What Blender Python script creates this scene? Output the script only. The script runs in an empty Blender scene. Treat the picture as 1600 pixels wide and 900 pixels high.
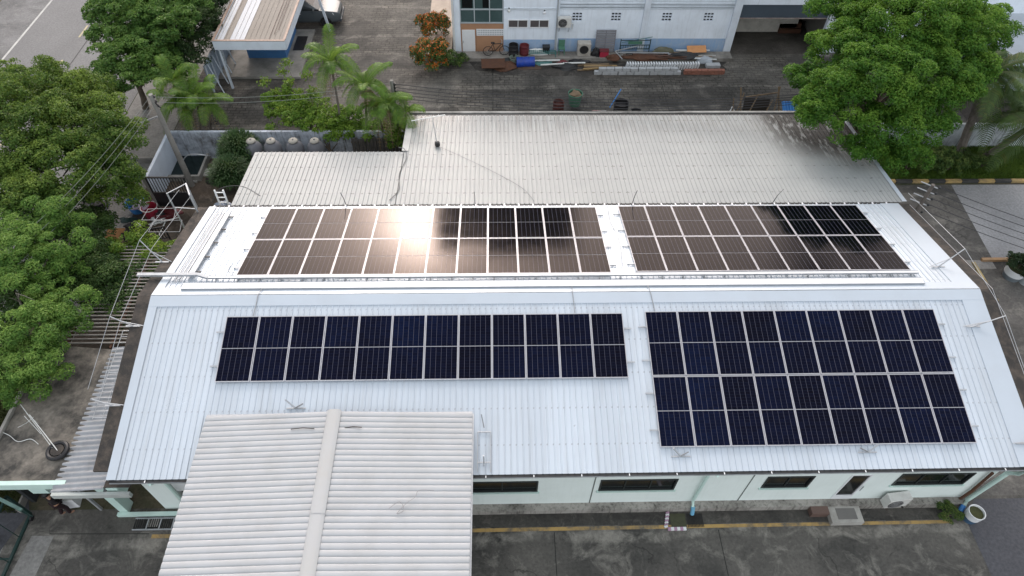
import bpy, math, random
import numpy as np
from mathutils import Vector, Matrix
random.seed(7)
RNG = np.random.default_rng(11)
sc = bpy.context.scene
COL = sc.collection
R = math.radians
# ------------------------------------------------------------------ camera
CP = Vector((0.0, -15.25040028, 24.00850641))
CR = Vector((0.9996787142625209, -0.021372592213297455, 0.013626465151220039))
CU = Vector((0.007768918676063531, 0.7700836812643889, 0.6378955774677326))
CF = Vector((0.024127000498156175, 0.6375847678170891, -0.7700023062917348))
FPX = 1050.80
cam = bpy.data.cameras.new('camera'); cam.sensor_width = 36; cam.lens = FPX / 1600 * 36
cam.clip_end = 3000; cam.clip_start = 0.1
co = bpy.data.objects.new('camera', cam); COL.objects.link(co)
m = Matrix((CR, CU, -CF)).transposed().to_4x4(); m.translation = CP
co.matrix_world = m
sc.camera = co
sc.view_settings.view_transform = 'Standard'; sc.view_settings.look = 'None'; sc.view_settings.exposure = 0

def at(px, py, z=0.0):
    """the point at height z that the surveyed photograph shows at px, py"""
    d = CF + CR * ((px - 800) / FPX) - CU * ((py - 450) / FPX)
    return CP + d * ((z - CP.z) / d.z)

# ------------------------------------------------------------------ materials
def nodes(name):
    m = bpy.data.materials.new(name); m.use_nodes = True
    nt = m.node_tree; nt.nodes.clear()
    out = nt.nodes.new('ShaderNodeOutputMaterial'); b = nt.nodes.new('ShaderNodeBsdfPrincipled')
    nt.links.new(b.outputs[0], out.inputs[0])
    return m, nt, b
def N(nt, t, **kw):
    n = nt.nodes.new(t)
    for k, v in kw.items():
        if k in n.inputs: n.inputs[k].default_value = v
        else: setattr(n, k, v)
    return n
def L(nt, a, b): nt.links.new(a, b)
def math_(nt, op, a, b=None, c=None):
    n = nt.nodes.new('ShaderNodeMath'); n.operation = op
    for i, v in enumerate((a, b, c)):
        if v is None: continue
        if hasattr(v, 'is_linked') or hasattr(v, 'links'): nt.links.new(v, n.inputs[i])
        else: n.inputs[i].default_value = v
    return n.outputs[0]
def mix(nt, fac, a, b, mode='MIX'):
    n = nt.nodes.new('ShaderNodeMix'); n.data_type = 'RGBA'; n.blend_type = mode
    for i, v in ((0, fac), (6, a), (7, b)):
        if hasattr(v, 'links'): nt.links.new(v, n.inputs[i])
        elif i: n.inputs[i].default_value = (*v[:3], 1)
        else: n.inputs[0].default_value = v
    return n.outputs[2]
def ramp(nt, fac, stops):
    n = nt.nodes.new('ShaderNodeValToRGB'); e = n.color_ramp.elements
    while len(e) < len(stops): e.new(0.5)
    for el, (p, c) in zip(e, stops):
        el.position = p; el.color = (*c, 1) if isinstance(c, tuple) else (c, c, c, 1)
    nt.links.new(fac, n.inputs[0]); return n.outputs[0]
def noise(nt, vec, scale, detail=5, rough=.6, dist=0.0):
    n = N(nt, 'ShaderNodeTexNoise', Scale=scale, Detail=detail, Roughness=rough, Distortion=dist)
    nt.links.new(vec, n.inputs['Vector']); return n.outputs['Fac']
def worldpos(nt): return nt.nodes.new('ShaderNodeNewGeometry').outputs['Position']
def scaled(nt, vec, s):
    n = nt.nodes.new('ShaderNodeMapping'); n.inputs['Scale'].default_value = s
    nt.links.new(vec, n.inputs['Vector']); return n.outputs[0]

_mc = {}
def M(name, col, dirt=None, amt=.35, scale=1.2, rough=.6, metal=0.0, spec=.4, streak=False, bump=0.0, seed=0.0):
    """painted / weathered surface: base colour, a dirt colour worked in by noise, optional vertical streaks"""
    if name in _mc: return _mc[name]
    mt, nt, b = nodes(name)
    p = worldpos(nt)
    if dirt is None: dirt = tuple(c * .55 for c in col)
    n1 = noise(nt, p, scale, 6, .65)
    f = ramp(nt, n1, [(.42, 0.0), (.72, 1.0)])
    n2 = noise(nt, p, scale * 9, 3, .7)
    f = math_(nt, 'MULTIPLY', f, math_(nt, 'ADD', n2, .45))
    if streak:
        s = noise(nt, scaled(nt, p, (5, 5, .35)), 1.6, 4, .7)
        f = math_(nt, 'ADD', f, ramp(nt, s, [(.5, 0.0), (.75, .9)]))
    f = math_(nt, 'MULTIPLY', f, amt); f = math_(nt, 'MINIMUM', f, 1.0)
    c = mix(nt, f, col, dirt)
    L(nt, c, b.inputs['Base Color'])
    b.inputs['Roughness'].default_value = rough; b.inputs['Metallic'].default_value = metal
    b.inputs['Specular IOR Level'].default_value = spec
    if bump:
        bn = N(nt, 'ShaderNodeBump', Strength=bump, Distance=.02); L(nt, n2, bn.inputs['Height']); L(nt, bn.outputs[0], b.inputs['Normal'])
    _mc[name] = mt; return mt

def leafmat(name, dark, mid, light, trans=.25, rough=.55, patch=.5):
    mt, nt, b = nodes(name)
    g = nt.nodes.new('ShaderNodeNewGeometry')
    r = g.outputs['Random Per Island']
    n1 = noise(nt, g.outputs['Position'], patch, 3, .6)
    at_ = nt.nodes.new('ShaderNodeAttribute'); at_.attribute_name = 'tuft_shade'  # shading put into leaf colour: lighter at clump tops, darker below and inside
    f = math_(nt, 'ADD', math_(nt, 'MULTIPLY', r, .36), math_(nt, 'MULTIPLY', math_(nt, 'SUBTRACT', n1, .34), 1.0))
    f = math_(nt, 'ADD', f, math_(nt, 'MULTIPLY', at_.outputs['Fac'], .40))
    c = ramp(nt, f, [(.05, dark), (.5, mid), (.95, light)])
    r2 = math_(nt, 'FRACT', math_(nt, 'MULTIPLY', r, 57.3))
    c = mix(nt, math_(nt, 'MULTIPLY', math_(nt, 'GREATER_THAN', r2, .92), .38), c, (mid[0]*1.7+.012, mid[1]*1.0, mid[2]*.8))
    L(nt, c, b.inputs['Base Color'])
    b.inputs['Roughness'].default_value = rough; b.inputs['Specular IOR Level'].default_value = .25
    t = nt.nodes.new('ShaderNodeBsdfTranslucent')
    L(nt, mix(nt, .5, c, tuple(x * 1.2 for x in light)), t.inputs['Color'])
    ms = nt.nodes.new('ShaderNodeMixShader'); ms.inputs[0].default_value = trans
    L(nt, b.outputs[0], ms.inputs[1]); L(nt, t.outputs[0], ms.inputs[2])
    out = [n for n in nt.nodes if n.type == 'OUTPUT_MATERIAL'][0]
    L(nt, ms.outputs[0], out.inputs[0])
    return mt

# ------------------------------------------------------------------ mesh builder
class MB:
    def __init__(s): s.v = []; s.f = []; s.uv = None
    def add(s, vs, fs):
        k = len(s.v); s.v += [tuple(v) for v in vs]; s.f += [tuple(i + k for i in f) for f in fs]; return s
    def bx(s, x0, x1, y0, y1, z0, z1):
        return s.add([(x0,y0,z0),(x1,y0,z0),(x1,y1,z0),(x0,y1,z0),(x0,y0,z1),(x1,y0,z1),(x1,y1,z1),(x0,y1,z1)],
                     [(3,2,1,0),(4,5,6,7),(0,1,5,4),(1,2,6,5),(2,3,7,6),(3,0,4,7)])
    def box(s, c, size, rz=0.0, rx=0.0, ry=0.0):
        mt = Matrix.Translation(Vector(c)) @ Matrix.Rotation(rz, 4, 'Z') @ Matrix.Rotation(ry, 4, 'Y') @ Matrix.Rotation(rx, 4, 'X')
        a, b, c_ = size[0]/2, size[1]/2, size[2]/2
        vs = [mt @ Vector(q) for q in [(-a,-b,-c_),(a,-b,-c_),(a,b,-c_),(-a,b,-c_),(-a,-b,c_),(a,-b,c_),(a,b,c_),(-a,b,c_)]]
        return s.add(vs, [(3,2,1,0),(4,5,6,7),(0,1,5,4),(1,2,6,5),(2,3,7,6),(3,0,4,7)])
    def tube(s, pts, r, n=6, cap=True):
        pts = [Vector(p) for p in pts]; rs = r if isinstance(r, (list, tuple)) else [r] * len(pts)
        vs = []; fs = []
        up = Vector((0, 0, 1))
        for i, p in enumerate(pts):
            d = (pts[min(i+1, len(pts)-1)] - pts[max(i-1, 0)]).normalized()
            ref = up if abs(d.z) < .95 else Vector((1, 0, 0))
            a = d.cross(ref).normalized(); b = d.cross(a)
            for k in range(n):
                t = 2 * math.pi * k / n
                vs.append(p + (a * math.cos(t) + b * math.sin(t)) * rs[i])
        for i in range(len(pts) - 1):
            for k in range(n):
                k2 = (k + 1) % n
                fs.append((i*n+k, i*n+k2, (i+1)*n+k2, (i+1)*n+k))
        if cap:
            fs.append(tuple(range(n))); fs.append(tuple(range((len(pts)-1)*n, len(pts)*n))[::-1])
        return s.add(vs, fs)
    def bar(s, a, b, w, h=None):
        """square bar from a to b"""
        a = Vector(a); b = Vector(b); h = h or w
        d = (b - a).normalized(); ref = Vector((0, 0, 1)) if abs(d.z) < .95 else Vector((0, 1, 0))
        x = d.cross(ref).normalized() * w / 2; y = d.cross(x).normalized() * h / 2
        return s.add([a-x-y, a+x-y, a+x+y, a-x+y, b-x-y, b+x-y, b+x+y, b-x+y],
                     [(0,1,2,3),(7,6,5,4),(0,4,5,1),(1,5,6,2),(2,6,7,3),(3,7,4,0)])
    def lathe(s, prof, c=(0,0,0), n=20, axis=None):
        """profile [(r, z)...] turned around z at c (or along axis)"""
        vs = []; fs = []
        mt = Matrix.Translation(Vector(c))
        if axis is not None: mt = mt @ Vector((0,0,1)).rotation_difference(Vector(axis)).to_matrix().to_4x4()
        for r, z in prof:
            for k in range(n):
                t = 2 * math.pi * k / n
                vs.append(mt @ Vector((r * math.cos(t), r * math.sin(t), z)))
        for i in range(len(prof) - 1):
            for k in range(n):
                k2 = (k + 1) % n
                fs.append((i*n+k, i*n+k2, (i+1)*n+k2, (i+1)*n+k))
        fs.append(tuple(range(n))[::-1]); fs.append(tuple(range((len(prof)-1)*n, len(prof)*n)))
        return s.add(vs, fs)
    def torus(s, c, R_, r, axis=(0,0,1), n=24, m=8, squash=1.0):
        rot = Vector((0,0,1)).rotation_difference(Vector(axis)).to_matrix(); c = Vector(c)
        vs = []; fs = []
        for i in range(n):
            a = 2*math.pi*i/n
            for j in range(m):
                b = 2*math.pi*j/m
                vs.append(c + rot @ Vector(((R_ + r*math.cos(b))*math.cos(a), (R_ + r*math.cos(b))*math.sin(a), r*squash*math.sin(b))))
        for i in range(n):
            for j in range(m):
                fs.append((i*m+j, ((i+1)%n)*m+j, ((i+1)%n)*m+(j+1)%m, i*m+(j+1)%m))
        return s.add(vs, fs)
    def prism(s, poly, z0, z1):
        n = len(poly)
        vs = [(x, y, z0) for x, y in poly] + [(x, y, z1) for x, y in poly]
        fs = [tuple(range(n))[::-1], tuple(range(n, 2*n))] + [(i, (i+1)%n, n+(i+1)%n, n+i) for i in range(n)]
        return s.add(vs, fs)
    def sheet(s, poly, z):
        return s.add([(p[0], p[1], z) for p in poly], [tuple(range(len(poly)))])
    def ball(s, c, r, n=14, m=9, jit=0.0):
        vs = []; fs = []
        rr = r if isinstance(r, (list, tuple)) else (r, r, r)
        for i in range(m + 1):
            th = math.pi * i / m
            for k in range(n):
                ph = 2*math.pi*k/n; q = 1 + random.uniform(-jit, jit)
                vs.append((c[0]+rr[0]*q*math.sin(th)*math.cos(ph), c[1]+rr[1]*q*math.sin(th)*math.sin(ph), c[2]+rr[2]*q*math.cos(th)))
        for i in range(m):
            for k in range(n):
                fs.append((i*n+k, (i+1)*n+k, (i+1)*n+(k+1)%n, i*n+(k+1)%n))
        return s.add(vs, fs)
    def build(s, name, mat, parent=None, smooth=False, bevel=0.0, local=False):
        off = Vector((0,0,0))
        if parent is not None and not local:
            q = parent
            while q is not None: off += q.location; q = q.parent
        me = bpy.data.meshes.new(name)
        me.from_pydata([(v[0]-off.x, v[1]-off.y, v[2]-off.z) for v in s.v], [], s.f); me.validate(); me.update()
        o = bpy.data.objects.new(name, me); COL.objects.link(o)
        if parent is not None: o.parent = parent
        for mm in (mat if isinstance(mat, (list, tuple)) else [mat]): me.materials.append(mm)
        import bmesh
        bm = bmesh.new(); bm.from_mesh(me); bmesh.ops.recalc_face_normals(bm, faces=bm.faces); bm.to_mesh(me); bm.free()
        if smooth:
            me.polygons.foreach_set('use_smooth', [True]*len(me.polygons))
            try: me.set_sharp_from_angle(angle=R(40))
            except Exception: pass
        if bevel:
            bv = o.modifiers.new('bevel', 'BEVEL'); bv.width = bevel; bv.segments = 2; bv.limit_method = 'ANGLE'
        return o

def tag(o, label, cat, group=None, kind=None):
    o['label'] = label; o['category'] = cat
    if group: o['group'] = group
    if kind: o['kind'] = kind
    return o
def thing(name, label, cat, loc=(0,0,0), group=None, rz=0.0):
    o = bpy.data.objects.new(name, None); COL.objects.link(o); o.empty_display_size = .2
    o.location = loc; o.rotation_euler.z = rz
    return tag(o, label, cat, group)
def struct(name, mb, mat, label=None):
    o = mb.build(name, mat); o['kind'] = 'structure'
    return o
def dup(root, loc=None, rz=None, label=None, group=None):
    r = root.copy(); COL.objects.link(r)
    if loc is not None: r.location = loc
    if rz is not None: r.rotation_euler.z = rz
    if label: r['label'] = label
    if group: r['group'] = group
    for ch in list(root.children):
        c = ch.copy(); COL.objects.link(c); c.parent = r
        for g in list(ch.children):
            d = g.copy(); COL.objects.link(d); d.parent = c
    return r
ORD = ['first','second','third','fourth','fifth','sixth','seventh','eighth','ninth','tenth','eleventh','twelfth']
# ------------------------------------------------------------------ world and sun
GLOW = 66.0; BACK = 9.0
SUN = Vector((-.12, .78, .60)).normalized()
GLARE = Vector((-.102, .943, .318)).normalized()   # the thin bright spot in the cloud
el = math.asin(SUN.z); az = math.atan2(SUN.x, SUN.y)
w = bpy.data.worlds.new('World'); sc.world = w; w.use_nodes = True
nt = w.node_tree; nt.nodes.clear()
wo = nt.nodes.new('ShaderNodeOutputWorld'); bg = nt.nodes.new('ShaderNodeBackground')
sky = N(nt, 'ShaderNodeTexSky', sky_type='NISHITA', sun_disc=False, sun_elevation=el, sun_rotation=az)
sky.dust_density = 2.0
tc = nt.nodes.new('ShaderNodeTexCoord'); D = tc.outputs['Generated']
sep = nt.nodes.new('ShaderNodeSeparateXYZ'); L(nt, D, sep.inputs[0])
zz = math_(nt, 'ADD', math_(nt, 'MAXIMUM', sep.outputs[2], 0.0), .22)
cmb = nt.nodes.new('ShaderNodeCombineXYZ')
L(nt, math_(nt, 'DIVIDE', sep.outputs[0], zz), cmb.inputs[0]); L(nt, math_(nt, 'DIVIDE', sep.outputs[1], zz), cmb.inputs[1])
cl = noise(nt, cmb.outputs[0], 1.15, 6, .55, .4)
cloudc = ramp(nt, cl, [(.30, (5.6, 6.2, 7.2)), (.50, (7.6, 8.1, 8.9)), (.75, (9.8, 10.1, 10.5))])
dp = nt.nodes.new('ShaderNodeVectorMath'); dp.operation = 'DOT_PRODUCT'
nv = nt.nodes.new('ShaderNodeVectorMath'); nv.operation = 'NORMALIZE'; L(nt, D, nv.inputs[0])
L(nt, nv.outputs[0], dp.inputs[0]); dp.inputs[1].default_value = Vector((-.02, .94, .33)).normalized()
d0 = math_(nt, 'MAXIMUM', dp.outputs['Value'], 0.0)
g1 = math_(nt, 'MULTIPLY', math_(nt, 'POWER', d0, 7.0), GLOW)
g1 = math_(nt, 'MULTIPLY', g1, math_(nt, 'ADD', math_(nt, 'MULTIPLY', cl, 1.3), .35))
dn = nt.nodes.new('ShaderNodeVectorMath'); dn.operation = 'DOT_PRODUCT'; L(nt, nv.outputs[0], dn.inputs[0]); dn.inputs[1].default_value = GLARE
g1 = math_(nt, 'ADD', g1, math_(nt, 'MULTIPLY', math_(nt, 'POWER', math_(nt, 'MAXIMUM', dn.outputs['Value'], 0.0), 80.0), 120.0))
g3 = math_(nt, 'MULTIPLY', math_(nt, 'POWER', math_(nt, 'MAXIMUM', dn.outputs['Value'], 0.0), 600.0), 620.0)
# two heavy dark cloud banks low in the bright half of the sky
azn = math_(nt, 'ARCTAN2', sep.outputs[0], sep.outputs[1])
azw = math_(nt, 'ADD', azn, math_(nt, 'MULTIPLY', math_(nt, 'SUBTRACT', cl, .5), .06))
elw = math_(nt, 'ADD', sep.outputs[2], math_(nt, 'MULTIPLY', math_(nt, 'SUBTRACT', cl, .5), .05))
def sstep(v, a, b):
    n = N(nt, 'ShaderNodeMapRange', interpolation_type='SMOOTHSTEP'); n.inputs['From Min'].default_value = a; n.inputs['From Max'].default_value = b
    L(nt, v, n.inputs['Value']); return n.outputs[0]
m1 = math_(nt, 'MULTIPLY', math_(nt, 'MULTIPLY', sstep(azw, -.105, -.070), sstep(azw, .15, .10)), sstep(elw, .366, .346))
cl2 = noise(nt, cmb.outputs[0], 3.2, 4, .55, .3)
m2 = math_(nt, 'MULTIPLY', math_(nt, 'MULTIPLY', sstep(azw, .40, .46), sstep(azw, .62, .54)), sstep(sep.outputs[2], .50, .40))
m2 = math_(nt, 'MULTIPLY', m2, sstep(cl2, .66, .46))
keep = math_(nt, 'SUBTRACT', 1.0, math_(nt, 'MULTIPLY', math_(nt, 'MAXIMUM', m1, m2), .97))
# broad sky glow added behind the camera to brighten surfaces facing it
dq = nt.nodes.new('ShaderNodeVectorMath'); dq.operation = 'DOT_PRODUCT'; L(nt, nv.outputs[0], dq.inputs[0]); dq.inputs[1].default_value = Vector((.1, -.86, .48)).normalized()
g2 = math_(nt, 'MULTIPLY', math_(nt, 'POWER', math_(nt, 'MAXIMUM', dq.outputs['Value'], 0.0), 2.2), BACK)
gcol = nt.nodes.new('ShaderNodeVectorMath'); gcol.operation = 'SCALE'; gcol.inputs[0].default_value = (1.0, .83, .73); L(nt, math_(nt, 'ADD', g1, g3), gcol.inputs['Scale'])
addv = nt.nodes.new('ShaderNodeVectorMath'); addv.operation = 'ADD'; L(nt, cloudc, addv.inputs[0]); L(nt, gcol.outputs[0], addv.inputs[1])
ad2 = nt.nodes.new('ShaderNodeVectorMath'); ad2.operation = 'ADD'; L(nt, addv.outputs[0], ad2.inputs[0]); L(nt, g2, ad2.inputs[1]); addv = ad2
scv = nt.nodes.new('ShaderNodeVectorMath'); scv.operation = 'SCALE'; L(nt, addv.outputs[0], scv.inputs[0]); L(nt, keep, scv.inputs['Scale'])
skv = nt.nodes.new('ShaderNodeVectorMath'); skv.operation = 'SCALE'; L(nt, sky.outputs[0], skv.inputs[0]); L(nt, keep, skv.inputs['Scale'])
final = mix(nt, .92, skv.outputs[0], scv.outputs[0])
L(nt, final, bg.inputs['Color']); bg.inputs['Strength'].default_value = .1
L(nt, bg.outputs[0], wo.inputs[0])
sl = bpy.data.lights.new('sun', 'SUN'); sl.energy = .9; sl.angle = R(12); sl.color = (1.0, .985, .96)
so = bpy.data.objects.new('sun', sl); COL.objects.link(so); so.location = (0, 60, 40)
so.rotation_euler = SUN.to_track_quat('Z', 'Y').to_euler()

# ------------------------------------------------------------------ palette
def whiteroof():
    mt, nt, b = nodes('white_roof_paint')
    p = worldpos(nt); sp = nt.nodes.new('ShaderNodeSeparateXYZ'); L(nt, p, sp.inputs[0])
    n1 = noise(nt, p, .35, 5, .6); run = noise(nt, scaled(nt, p, (6, .35, .35)), 1.0, 5, .7)
    col = mix(nt, ramp(nt, n1, [(.35, 0.0), (.7, 1.0)]), (.565, .625, .685), (.525, .58, .635))
    col = mix(nt, math_(nt, 'MULTIPLY', ramp(nt, run, [(.48, 0.0), (.75, 1.0)]), .42), col, (.40, .42, .43))
    # one sheet differs a little from the next
    sh = N(nt, 'ShaderNodeTexWhiteNoise', noise_dimensions='1D'); L(nt, math_(nt, 'FLOOR', math_(nt, 'DIVIDE', sp.outputs[0], .8)), sh.inputs['W'])
    col = mix(nt, 1.0, col, ramp(nt, sh.outputs['Value'], [(0, .95), (1, 1.04)]), 'MULTIPLY')
    # screw rows over the purlins
    yy = math_(nt, 'FRACT', math_(nt, 'DIVIDE', sp.outputs[1], 1.18)); xx = math_(nt, 'FRACT', math_(nt, 'DIVIDE', sp.outputs[0], .2))
    d = math_(nt, 'MULTIPLY', math_(nt, 'LESS_THAN', math_(nt, 'ABSOLUTE', math_(nt, 'SUBTRACT', yy, .5)), .022), math_(nt, 'LESS_THAN', math_(nt, 'ABSOLUTE', math_(nt, 'SUBTRACT', xx, .1)), .13))
    col = mix(nt, math_(nt, 'MULTIPLY', d, .5), col, (.25, .26, .28))
    L(nt, col, b.inputs['Base Color']); L(nt, ramp(nt, n1, [(.3, .26), (.7, .38)]), b.inputs['Roughness']); b.inputs['Metallic'].default_value = .22
    wv = noise(nt, scaled(nt, p, (.8, 2.2, .8)), 1.4, 3, .5); bn = N(nt, 'ShaderNodeBump', Strength=.25, Distance=.03); L(nt, wv, bn.inputs['Height']); L(nt, bn.outputs[0], b.inputs['Normal'])
    return mt
WHITE_ROOF = whiteroof()
SHEEN_ROOF = WHITE_ROOF
FLASH = M('roof_flashing', (.475, .535, .595), (.42, .46, .50), .5, .6, rough=.36, metal=.15, spec=.5)
GREY_ROOF = M('aged_grey_roofing', (.40, .425, .41), (.24, .25, .24), .5, .7, rough=.5, spec=.4)
CAR_ROOF = M('cream_cement_roofing', (.405, .42, .435), (.33, .335, .335), .65, .9, rough=.65, spec=.25)
MINT = M('mint_wall_paint', (.74, .82, .79), (.55, .62, .58), .25, 1.0, rough=.7, streak=True)
MINT2 = M('mint_trim_paint', (.55, .72, .66), (.36, .48, .44), .35, 1.5, rough=.6)
WHITE = M('white_paint', (.72, .74, .75), (.5, .5, .48), .35, 1.2, rough=.6)
WHITE_D = M('weathered_white_wall', (.74, .81, .88), (.46, .50, .53), .35, .8, rough=.75, streak=True)
BLUE_D = M('blue_dado_paint', (.26, .40, .60), (.42, .48, .54), .6, 2.2, rough=.75, streak=True)
STEEL = M('galvanised_steel', (.46, .48, .50), (.28, .29, .30), .5, 3, rough=.42, metal=.4)
ALU = M('aluminium_frame', (.74, .75, .78), None, .1, 3, rough=.4, metal=.35)
DARKM = M('dark_metal', (.02, .022, .024), (.05, .045, .04), .5, 4, rough=.5)
DGREEN = M('dark_green_paint', (.012, .04, .035), (.05, .05, .045), .4, 4, rough=.45)
GLASS_D = M('dark_window_glass', (.006, .008, .009), (.012, .014, .014), .3, 2, rough=.12, spec=.35)
CONC = M('grey_concrete', (.30, .29, .265), (.11, .11, .10), .8, 1.1, rough=.85, bump=.3)
CONC_L = M('pale_concrete', (.40, .39, .36), (.16, .15, .13), .7, 1.6, rough=.85, bump=.3)
CONC_D = M('blackened_concrete', (.030, .028, .026), (.15, .12, .095), .55, 2.4, rough=.85, bump=.4)
SLAB = M('stained_roof_slab', (.038, .037, .034), (.26, .235, .20), 1.2, .8, rough=.85, bump=.4)
RUST = M('rusty_steel', (.10, .045, .025), (.05, .03, .025), .6, 4, rough=.8)
WOOD = M('weathered_timber', (.20, .145, .09), (.09, .065, .045), .7, 3, rough=.8)
PLY = M('orange_plywood', (.56, .27, .11), (.33, .15, .07), .6, 2, rough=.7)
BROWN = M('brown_panel_paint', (.40, .225, .13), (.28, .16, .10), .4, 1, rough=.65)
BLUEP = M('blue_plastic', (.015, .055, .34), (.02, .03, .10), .7, 3, rough=.4)
LBLUE = M('light_blue_plastic', (.05, .22, .55), (.03, .12, .3), .4, 3, rough=.4)
REDP = M('red_plastic', (.36, .03, .06), (.25, .02, .03), .4, 3, rough=.4)
MAROON = M('maroon_paint', (.13, .025, .03), (.1, .02, .02), .4, 2, rough=.5)
GREENP = M('green_plastic', (.08, .19, .13), (.03, .1, .07), .4, 3, rough=.5)
TEALP = M('teal_paint', (.07, .20, .19), (.04, .09, .08), .5, 3, rough=.5)
BLACKP = M('black_plastic', (.015, .015, .017), (.04, .04, .04), .4, 4, rough=.45)
PVC = M('white_pvc', (.66, .68, .66), (.4, .4, .37), .5, 3, rough=.45)
BRICK = M('red_brick', (.30, .13, .09), (.18, .1, .08), .6, 4, rough=.85)
BLOCK = M('grey_block', (.42, .44, .45), (.28, .28, .28), .6, 4, rough=.85)
CLAY = M('cement_jar_glaze', (.125, .13, .148), (.10, .10, .105), .6, 2, rough=.6)
BARK = M('bark', (.13, .105, .08), (.055, .045, .035), .8, 4, rough=.9, bump=.6)
PBARK = M('palm_bark', (.17, .15, .13), (.08, .07, .06), .8, 6, rough=.9, bump=.6)
CABLE = M('black_cable', (.03, .03, .033), None, .1, 3, rough=.6)
CABLE_G = M('grey_cable', (.30, .31, .32), None, .1, 3, rough=.6)
POLE = M('concrete_pole', (.24, .235, .22), (.14, .13, .12), .6, 2, rough=.85)
YELLOW = M('worn_yellow_paint', (.42, .28, .10), (.12, .11, .09), 1.3, 1.9, rough=.8)

# ------------------------------------------------------------------ ground
def groundmat(name, base, dark, light, s1=.25, rough=.85, grid=None, spec=.3, lightamt=.6, cracks=False):
    mt, nt, b = nodes(name)
    p = worldpos(nt)
    a = noise(nt, p, s1, 7, .62, .6); c = noise(nt, p, s1 * 3.7, 6, .7, 1.0); e = noise(nt, p, 9, 3, .7)
    big = ramp(nt, a, [(.38, 0.0), (.62, 1.0)])
    col = mix(nt, big, dark, base)
    lf = math_(nt, 'MULTIPLY', ramp(nt, c, [(.52, 0.0), (.70, 1.0)]), lightamt)
    col = mix(nt, lf, col, light)
    if cracks:
        vo = N(nt, 'ShaderNodeTexVoronoi', feature='DISTANCE_TO_EDGE', Scale=.33)
        wv = nt.nodes.new('ShaderNodeVectorMath'); wv.operation = 'ADD'; wn0 = N(nt, 'ShaderNodeTexNoise', Scale=1.3, Detail=4); L(nt, p, wn0.inputs['Vector'])
        ws0 = nt.nodes.new('ShaderNodeVectorMath'); ws0.operation = 'SCALE'; ws0.inputs['Scale'].default_value = .9; L(nt, wn0.outputs['Color'], ws0.inputs[0])
        L(nt, p, wv.inputs[0]); L(nt, ws0.outputs[0], wv.inputs[1]); L(nt, wv.outputs[0], vo.inputs['Vector'])
        ck = math_(nt, 'MULTIPLY', math_(nt, 'LESS_THAN', vo.outputs['Distance'], .007), ramp(nt, noise(nt, p, .5, 2), [(.52, 0.0), (.58, .5)]))
        col = mix(nt, ck, col, tuple(x*.4 for x in dark))
        wa = N(nt, 'ShaderNodeTexWave', wave_type='RINGS', Scale=.16, Distortion=2.5, Detail=3); L(nt, p, wa.inputs['Vector'])
        ar = math_(nt, 'MULTIPLY', ramp(nt, wa.outputs['Fac'], [(.86, 0.0), (.97, .55)]), ramp(nt, c, [(.4, 0.0), (.6, 1.0)]))
        col = mix(nt, ar, col, light)
        sp_ = noise(nt, p, 2.6, 5, .75); col = mix(nt, math_(nt, 'MULTIPLY', ramp(nt, sp_, [(.56, 0.0), (.68, 1.0)]), .55), col, tuple(x*.75 for x in dark))
    fine = ramp(nt, e, [(.25, .72), (.75, 1.25)])
    col = mix(nt, 1.0, col, fine, 'MULTIPLY')
    if grid:
        br = N(nt, 'ShaderNodeTexBrick', Scale=1.0); br.offset = 0.5
        br.inputs['Brick Width'].default_value = grid[0]; br.inputs['Row Height'].default_value = grid[1]
        br.inputs['Mortar Size'].default_value = .035; br.inputs['Mortar Smooth'].default_value = .6
        br.inputs['Color1'].default_value = (1.2, 1.18, 1.14, 1); br.inputs['Color2'].default_value = (.86, .86, .86, 1); br.inputs['Mortar'].default_value = (.42, .41, .39, 1)
        wob = nt.nodes.new('ShaderNodeVectorMath'); wob.operation = 'ADD'
        wn = N(nt, 'ShaderNodeTexNoise', Scale=.8, Detail=2); L(nt, p, wn.inputs['Vector'])
        wsc = nt.nodes.new('ShaderNodeVectorMath'); wsc.operation = 'SCALE'; wsc.inputs['Scale'].default_value = .25; L(nt, wn.outputs['Color'], wsc.inputs[0])
        L(nt, p, wob.inputs[0]); L(nt, wsc.outputs[0], wob.inputs[1]); L(nt, wob.outputs[0], br.inputs['Vector'])
        vis = ramp(nt, noise(nt, p, .35, 4, .6), [(.40, .2), (.60, 1.0)])
        col = mix(nt, vis, col, mix(nt, 1.0, col, br.outputs[0], 'MULTIPLY'))
    L(nt, col, b.inputs['Base Color']); b.inputs['Roughness'].default_value = rough; b.inputs['Specular IOR Level'].default_value = spec
    bn = N(nt, 'ShaderNodeBump', Strength=.25, Distance=.02); L(nt, e, bn.inputs['Height']); L(nt, bn.outputs[0], b.inputs['Normal'])
    return mt
G_EARTH = groundmat('bare_earth_and_grass', (.10, .085, .06), (.05, .06, .03), (.16, .13, .09), .3)
G_FRONT = groundmat('stained_yard_concrete', (.128, .121, .108), (.052, .051, .047), (.30, .285, .25), .24, lightamt=.6, cracks=True)
G_REAR = groundmat('stamped_yard_concrete', (.125, .117, .104), (.047, .045, .041), (.225, .21, .185), .2, grid=(.52, .26), lightamt=.5, cracks=True)
G_ROAD = groundmat('road_asphalt', (.205, .205, .205), (.175, .175, .175), (.24, .24, .235), .12, lightamt=.3)
G_VERGE = groundmat('gravel_shoulder', (.20, .20, .20), (.13, .13, .13), (.27, .27, .26), .6)
G_LOT = groundmat('right_lot_asphalt', (.30, .303, .312), (.24, .243, .25), (.36, .36, .36), .3, lightamt=.25)
G_LOTD = groundmat('dark_lot_concrete', (.115, .11, .103), (.062, .060, .056), (.21, .20, .18), .4, lightamt=.5, cracks=True)
G_SLATE = groundmat('dark_grey_asphalt', (.085, .087, .097), (.07, .072, .08), (.10, .10, .105), .3, lightamt=.2)
G_LAWN = groundmat('lawn_soil', (.075, .125, .026), (.05, .085, .02), (.12, .16, .045), .5)
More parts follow.
